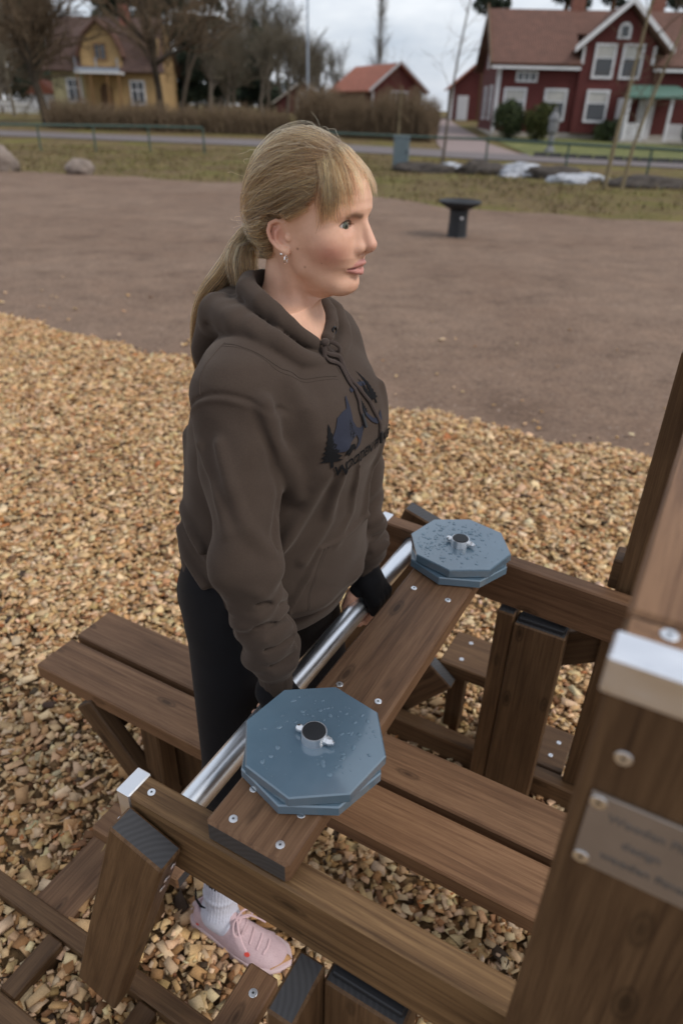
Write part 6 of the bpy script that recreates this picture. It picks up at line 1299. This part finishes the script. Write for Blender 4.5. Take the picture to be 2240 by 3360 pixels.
# ------------------------------------------------------------------ hair: a scalp-hugging base and combed strands
_t0 = _t.time()
HLZ = [-.075, -.05, -.03, -.005, .018, .032, .045, .060, .080, .105, .130, .150]; HLX = [-.085, -.058, -.046, -.038, -.026, .012, .040, .052, .060, .066, .072, .080]
def shell(Q, off):
    d = ell(Q, (-.003, 0, .050), (.0985+off, .0765+off*.8, .0950+off)); return smin(d, ell(Q, (-.042, 0, .014), (.060+off, .062+off*.6, .058+off)), .03)
def hair_sdf(Q):
    d = shell(Q, .0075); lim = np.interp(Q[:, 2], HLZ, HLX)
    d = smax(d, (Q[:, 0]-lim)*.8, .010); d = smax(d, -(head_core(Q)+.003), .003)
    an = np.arctan2(Q[:, 1], Q[:, 2]-.01); return d-.0009*np.sin(an*60+np.sin(Q[:, 0]*50)*1.5)
def head_core(Q):
    S = Q.copy(); S[:, 1] = np.abs(S[:, 1]); return ell(S, (-.001, 0, .050), (.0985, .0760, .0950))
V, F = nets(lambda P: hair_sdf(to_head(P))*HS, axis_steps(-.27, .0, .003, []), axis_steps(-.07, .15, .003, []), axis_steps(1.48, 1.78, .003, []), slack=1.3)
def hair_base_mat():
    t = NT('hair_underlayer'); v = t.coord('Object', (14, 300, 160)); n = t.noise(v, 2.5, 4, .7)
    t.col(t.ramp(n, [(.3, (.060, .032, .015)), (.55, (.13, .075, .036)), (.75, (.22, .135, .065))])); t.set(Roughness=.55); t.bump(n, .5, .002); return t.m
HAIR = link('hair', npmesh('hair', V, F, True), hair_base_mat(), PERSON); HAIR['label'] = 'dark blonde hair combed back into a low ponytail with a loose fringe'
rs = np.random.default_rng(4)
HC, HRD = A3((-.003, 0, .050)), A3((.0985, .0765, .0950))
def unit(v): return v/np.linalg.norm(v, axis=-1, keepdims=True)
def slerp_path(a, b, n):
    a, b = unit(a), unit(b); dt = np.clip((a*b).sum(-1, keepdims=True), -1, .9999); om = np.arccos(dt); u = np.linspace(0, 1, n)[None, :, None]
    return (np.sin((1-u)*om[:, None])*a[:, None]+np.sin(u*om[:, None])*b[:, None])/np.sin(om)[:, None]
TIE = A3((-.1130, -.004, .012)); tdir = unit((TIE-HC)/HRD)
strands = []; tints = []
DARK, MID, GOLD, PALE = A3((.060, .028, .010)), A3((.165, .083, .033)), A3((.47, .27, .10)), A3((.85, .57, .23))
def tint_for(n, gold=.35, shift=None):
    t = rs.random(n); c = np.where((t < .44)[:, None], DARK, np.where((t < 1-gold)[:, None], MID, np.where((t < .965)[:, None], GOLD, PALE))); return c*rs.uniform(.8, 1.25, (n, 1))
# combed-back clumps: roots on the hairline, the parting and over the crown
NCL, PER, NP = 520, 12, 16
roots = []
while len(roots) < NCL:
    r = rs.random()
    if r < .42:                                    # side hairline and nape
        z = rs.uniform(-.055, .115); x = np.interp(z, HLZ, HLX)-.004+rs.normal(0, .004); s_ = -1 if rs.random() < .68 else 1
        yy = 1-((x-HC[0])/HRD[0])**2-((z-HC[2])/HRD[2])**2; y = s_*.0765*math.sqrt(max(.02, yy))
    elif r < .62:                                  # parting to the crown
        u = rs.random(); x = .062-.03*u+rs.normal(0, .003); y = -.052*u+.03*(1-u)*rs.normal(0, 1); z = .14-.03*u
    else:
        d = unit(rs.normal(0, 1, 3)); x, y, z = HC+HRD*d
        if x > np.interp(z, HLZ, HLX)-.006 or z < -.04: continue
        if y > .03 and rs.random() < .7: continue
    roots.append((x, y, z))
roots = np.array(roots, np.float32)
def add_clumps(R, ends, path_fn, per, spread0, spread1, lift0, lift1, gold, rad, np_):
    for i in range(len(R)):
        base_t = tint_for(1, gold)[0]; ro = R[i]+rs.normal(0, spread0, (per, 3)); en = ends[i]+rs.normal(0, spread1, (per, 3)); P = path_fn(ro, en, i)
        lf = rs.uniform(lift0, lift1, (per, 1)); strands.append((P, lf, rad)); tints.append(np.clip(base_t*rs.uniform(.75, 1.3, (per, 1)), 0, 1))
def comb(ro, en, i):
    a = (ro-HC)/HRD; b = (en-HC)/HRD; D = slerp_path(a, b, NP); u = np.linspace(0, 1, NP)[None, :, None]
    wv = A3(rs.normal(0, .035, 3)); D = D+np.sin(u*pi)*wv+np.sin(u*pi*2+rs.uniform(0, 6))*rs.normal(0, .012, (1, 1, 3)); D = unit(D)
    return HC+HRD*D
add_clumps(roots, np.tile(TIE, (NCL, 1)), comb, PER, .0026, .0040, .0055, .0135, .34, .00016, NP)
# windswept loose strands over the crown
r2 = roots[rs.choice(NCL, 90)]; add_clumps(r2, np.tile(TIE, (90, 1))+rs.normal(0, .012, (90, 3)), comb, 4, .003, .008, .012, .021, .75, .00012, NP)
# fringe: from the parting forward and down over brow and temple
def drop(ro, en, i):
    u = np.linspace(0, 1, NP)[None, :, None]; mid = (ro+en)/2; mid = mid+unit(mid-HC)*.016+A3(rs.normal(0, .003, 3)); return (1-u)**2*ro[:, None]+2*u*(1-u)*mid[:, None]+u*u*en[:, None]
NF = 130; k = rs.random(NF)**.8; fr_r = np.stack([.060-.012*k+rs.normal(0, .004, NF), -.050*k+.012*rs.normal(0, 1, NF)*(1-k), .140-.022*k], 1)
e0, e1, e2, e3 = A3((.058, -.066, .018)), A3((.086, -.053, .030)), A3((.108, -.026, .058)), A3((.110, .030, .060))
kk = 1-k+rs.normal(0, .06, NF); fr_e = np.stack([np.interp(kk, [0, .4, .75, 1.1], [e[j] for e in (e0, e1, e2, e3)]) for j in range(3)], 1); fr_e[:, 2] += rs.uniform(-.010, .030, NF)-.008*(rs.random(NF) < .2); fr_e[:, 0] += rs.normal(0, .005, NF)
add_clumps(A3(fr_r), A3(fr_e), drop, 6, .0034, .0026, .0035, .0095, .62, .00015, NP)
# far side fringe seen past the forehead
k = rs.random(16); add_clumps(A3(np.stack([.062-.01*k, .006+.03*k, .138-.01*k], 1)), A3(np.stack([.108-.008*k, .030+.02*k, .052+.02*k], 1)), drop, 8, .002, .004, .004, .010, .5, .00015, NP)
# short hair above the ear to the temple
k = rs.random(40); sd_r = np.stack([.052-.03*k, -.066-.006*k, .072-.030*k], 1); sd_e = np.stack([-.060+rs.normal(0, .004, 40), -.064+0*k, .018-.02*k+rs.normal(0, .006, 40)], 1); add_clumps(A3(sd_r), A3(sd_e), comb, 10, .002, .006, .005, .010, .3, .00015, NP)
allP = np.concatenate([s_[0] for s_ in strands]); allL = np.concatenate([np.repeat(s_[1], 1, 0) for s_ in strands])
sh_ = allP.shape; flat = allP.reshape(-1, 3).astype(np.float32); lf = np.repeat(allL[:, 0], NP); uu = np.tile(np.linspace(0, 1, NP), sh_[0])
lf = lf*(.35+.65*np.minimum(1, uu*5))
under = (((flat[:, 0]+.016)/.027)**2+((flat[:, 2]+.002)/.037)**2 < 1) & (np.abs(flat[:, 1]) > .045); lf[under] = .0006
def hull(Q): return smin(head_core(Q), ell(Q, (-.042, 0, .014), (.060, .062, .058)), .03)
e = .0008
for it in range(6):
    fn = head_sdf if it >= 4 else hull
    d = fn(flat)
    if it >= 4: d = np.where(under, 1.0, d)
    g = np.stack([fn(flat+np.eye(3, dtype=np.float32)[j]*e)-fn(flat) for j in range(3)], 1)/e; g /= np.maximum(np.linalg.norm(g, axis=1), 1e-6)[:, None]
    if it < 4: hv = hull(flat); d = np.where(under, hv, d)
    push = lf-d; push = np.where(push > 0, push, push*(.5 if it < 3 else 0)); flat = flat+g*push[:, None]*.8
allP = flat.reshape(sh_); P3 = from_head(allP.reshape(-1, 3)).reshape(sh_)
# ponytail in person coordinates
def tail(path, rad, n, np_, gold):
    path = smooth_path(path, np_); path = path[np.linspace(0, len(path)-1, np_).astype(int)]; rad = np.interp(np.linspace(0, 1, np_), np.linspace(0, 1, len(rad)), rad)
    nc = n//10; out = []; tt = []
    for c in range(nc):
        th0 = rs.uniform(0, 2*pi); rr0 = math.sqrt(rs.random()); ct = tint_for(1, gold)[0]; ph = rs.normal(0, .5); endt = rs.uniform(.86, 1.0)
        for k_ in range(10):
            th_ = th0+rs.normal(0, .16)+ph*np.linspace(0, 1, np_); rr = np.clip(rr0+rs.normal(0, .08), 0, 1.25)*rad
            t = np.gradient(path, axis=0); t /= np.linalg.norm(t, axis=1)[:, None]; up = np.cross(t, (0, 1, 0)); up /= np.linalg.norm(up, axis=1)[:, None]; sd = np.cross(t, up)
            p = path+(up*np.cos(th_)[:, None]*.75+sd*np.sin(th_)[:, None])*rr[:, None]+rs.normal(0, .0006, (np_, 3)); out.append(p); tt.append(ct*rs.uniform(.75, 1.3))
    return np.array(out), np.array(tt)
tie_w = np.array(from_head(TIE)); 
PT, PTT = tail([tie_w+A3((.012, 0, .002)), tie_w+A3((-.012, -.002, -.002)), tie_w+A3((-.026, -.006, -.024)), (-.268, .016, 1.545), (-.266, .010, 1.518), (-.282, .004, 1.505), (-.312, -.004, 1.484), (-.333, -.010, 1.440), (-.342, -.014, 1.385), (-.340, -.022, 1.31)], [.008, .013, .021, .026, .026, .022, .019, .016, .013, .004], 1500, NP, .42)
PT2, PTT2 = tail([tie_w+A3((.012, 0, .002)), tie_w+A3((-.008, -.002, -.010)), tie_w+A3((-.014, -.006, -.040)), (-.250, .006, 1.530), (-.240, .000, 1.490)], [.008, .014, .026, .030, .026], 900, NP, .3)
FLY = []; FT = []
for i in range(130):
    r = roots[rs.integers(NCL)]; p0 = r; d1 = unit(rs.normal(0, .35, 3)*A3((1, .6, .6))+A3((-1.0, 0, .0))); L = rs.uniform(.02, .055); u = np.linspace(0, 1, NP)[:, None]
    nrm = unit((p0-HC)/HRD); q = p0+nrm*.010+nrm*.010*np.sin(u*pi*.9)+A3(d1)*L*u+rs.normal(0, .002, 3)*np.sin(u*7); FLY.append(from_head(q)); FT.append(GOLD*rs.uniform(.8, 1.4))
allS = np.concatenate([P3, PT, PT2, np.array(FLY)]).astype(np.float32); allT = np.concatenate([np.concatenate(tints), PTT, PTT2, np.array(FT)]).astype(np.float32)
nS = len(allS); hc = bpy.data.hair_curves.new('hair_strands'); hc.add_curves([NP]*nS)
hc.attributes['position'].data.foreach_set('vector', allS.reshape(-1)) if 'position' in hc.attributes else None
ra = hc.attributes.get('radius') or hc.attributes.new('radius', 'FLOAT', 'POINT'); tp = np.tile(np.r_[np.linspace(.7, 1, 4), np.ones(NP-7), np.linspace(1, .25, 3)], nS)*rs.uniform(.00010, .00020, nS).repeat(NP); ra.data.foreach_set('value', tp.astype(np.float32))
ta = hc.attributes.new('tint', 'FLOAT_COLOR', 'CURVE'); c4 = np.ones((nS, 4), np.float32); c4[:, :3] = allT; ta.data.foreach_set('color', c4.ravel())
def strand_mat():
    t = NT('blonde_strand'); h = t.n.new('ShaderNodeBsdfHairPrincipled'); h.parametrization = 'COLOR'; t.l.new(t.attr(), h.inputs['Color']); h.inputs['Roughness'].default_value = .38; h.inputs['Radial Roughness'].default_value = .45
    t.l.new(h.outputs[0], t.n['Material Output'].inputs['Surface']); return t.m
so = bpy.data.objects.new('hair_strands', hc); COL.objects.link(so); hc.materials.append(strand_mat()); so.parent = HAIR; so['kind'] = 'stuff'
tb = MB(); tb.tube([tuple(tie_w+A3((.001, .0125*cos(2*pi*k_/16), .0125*sin(2*pi*k_/16)))) for k_ in range(17)], .0035, 8); tb.build('hair_tie', M['rubber'], HAIR, True)
print('hair', nS, round(_t.time()-_t0, 1))
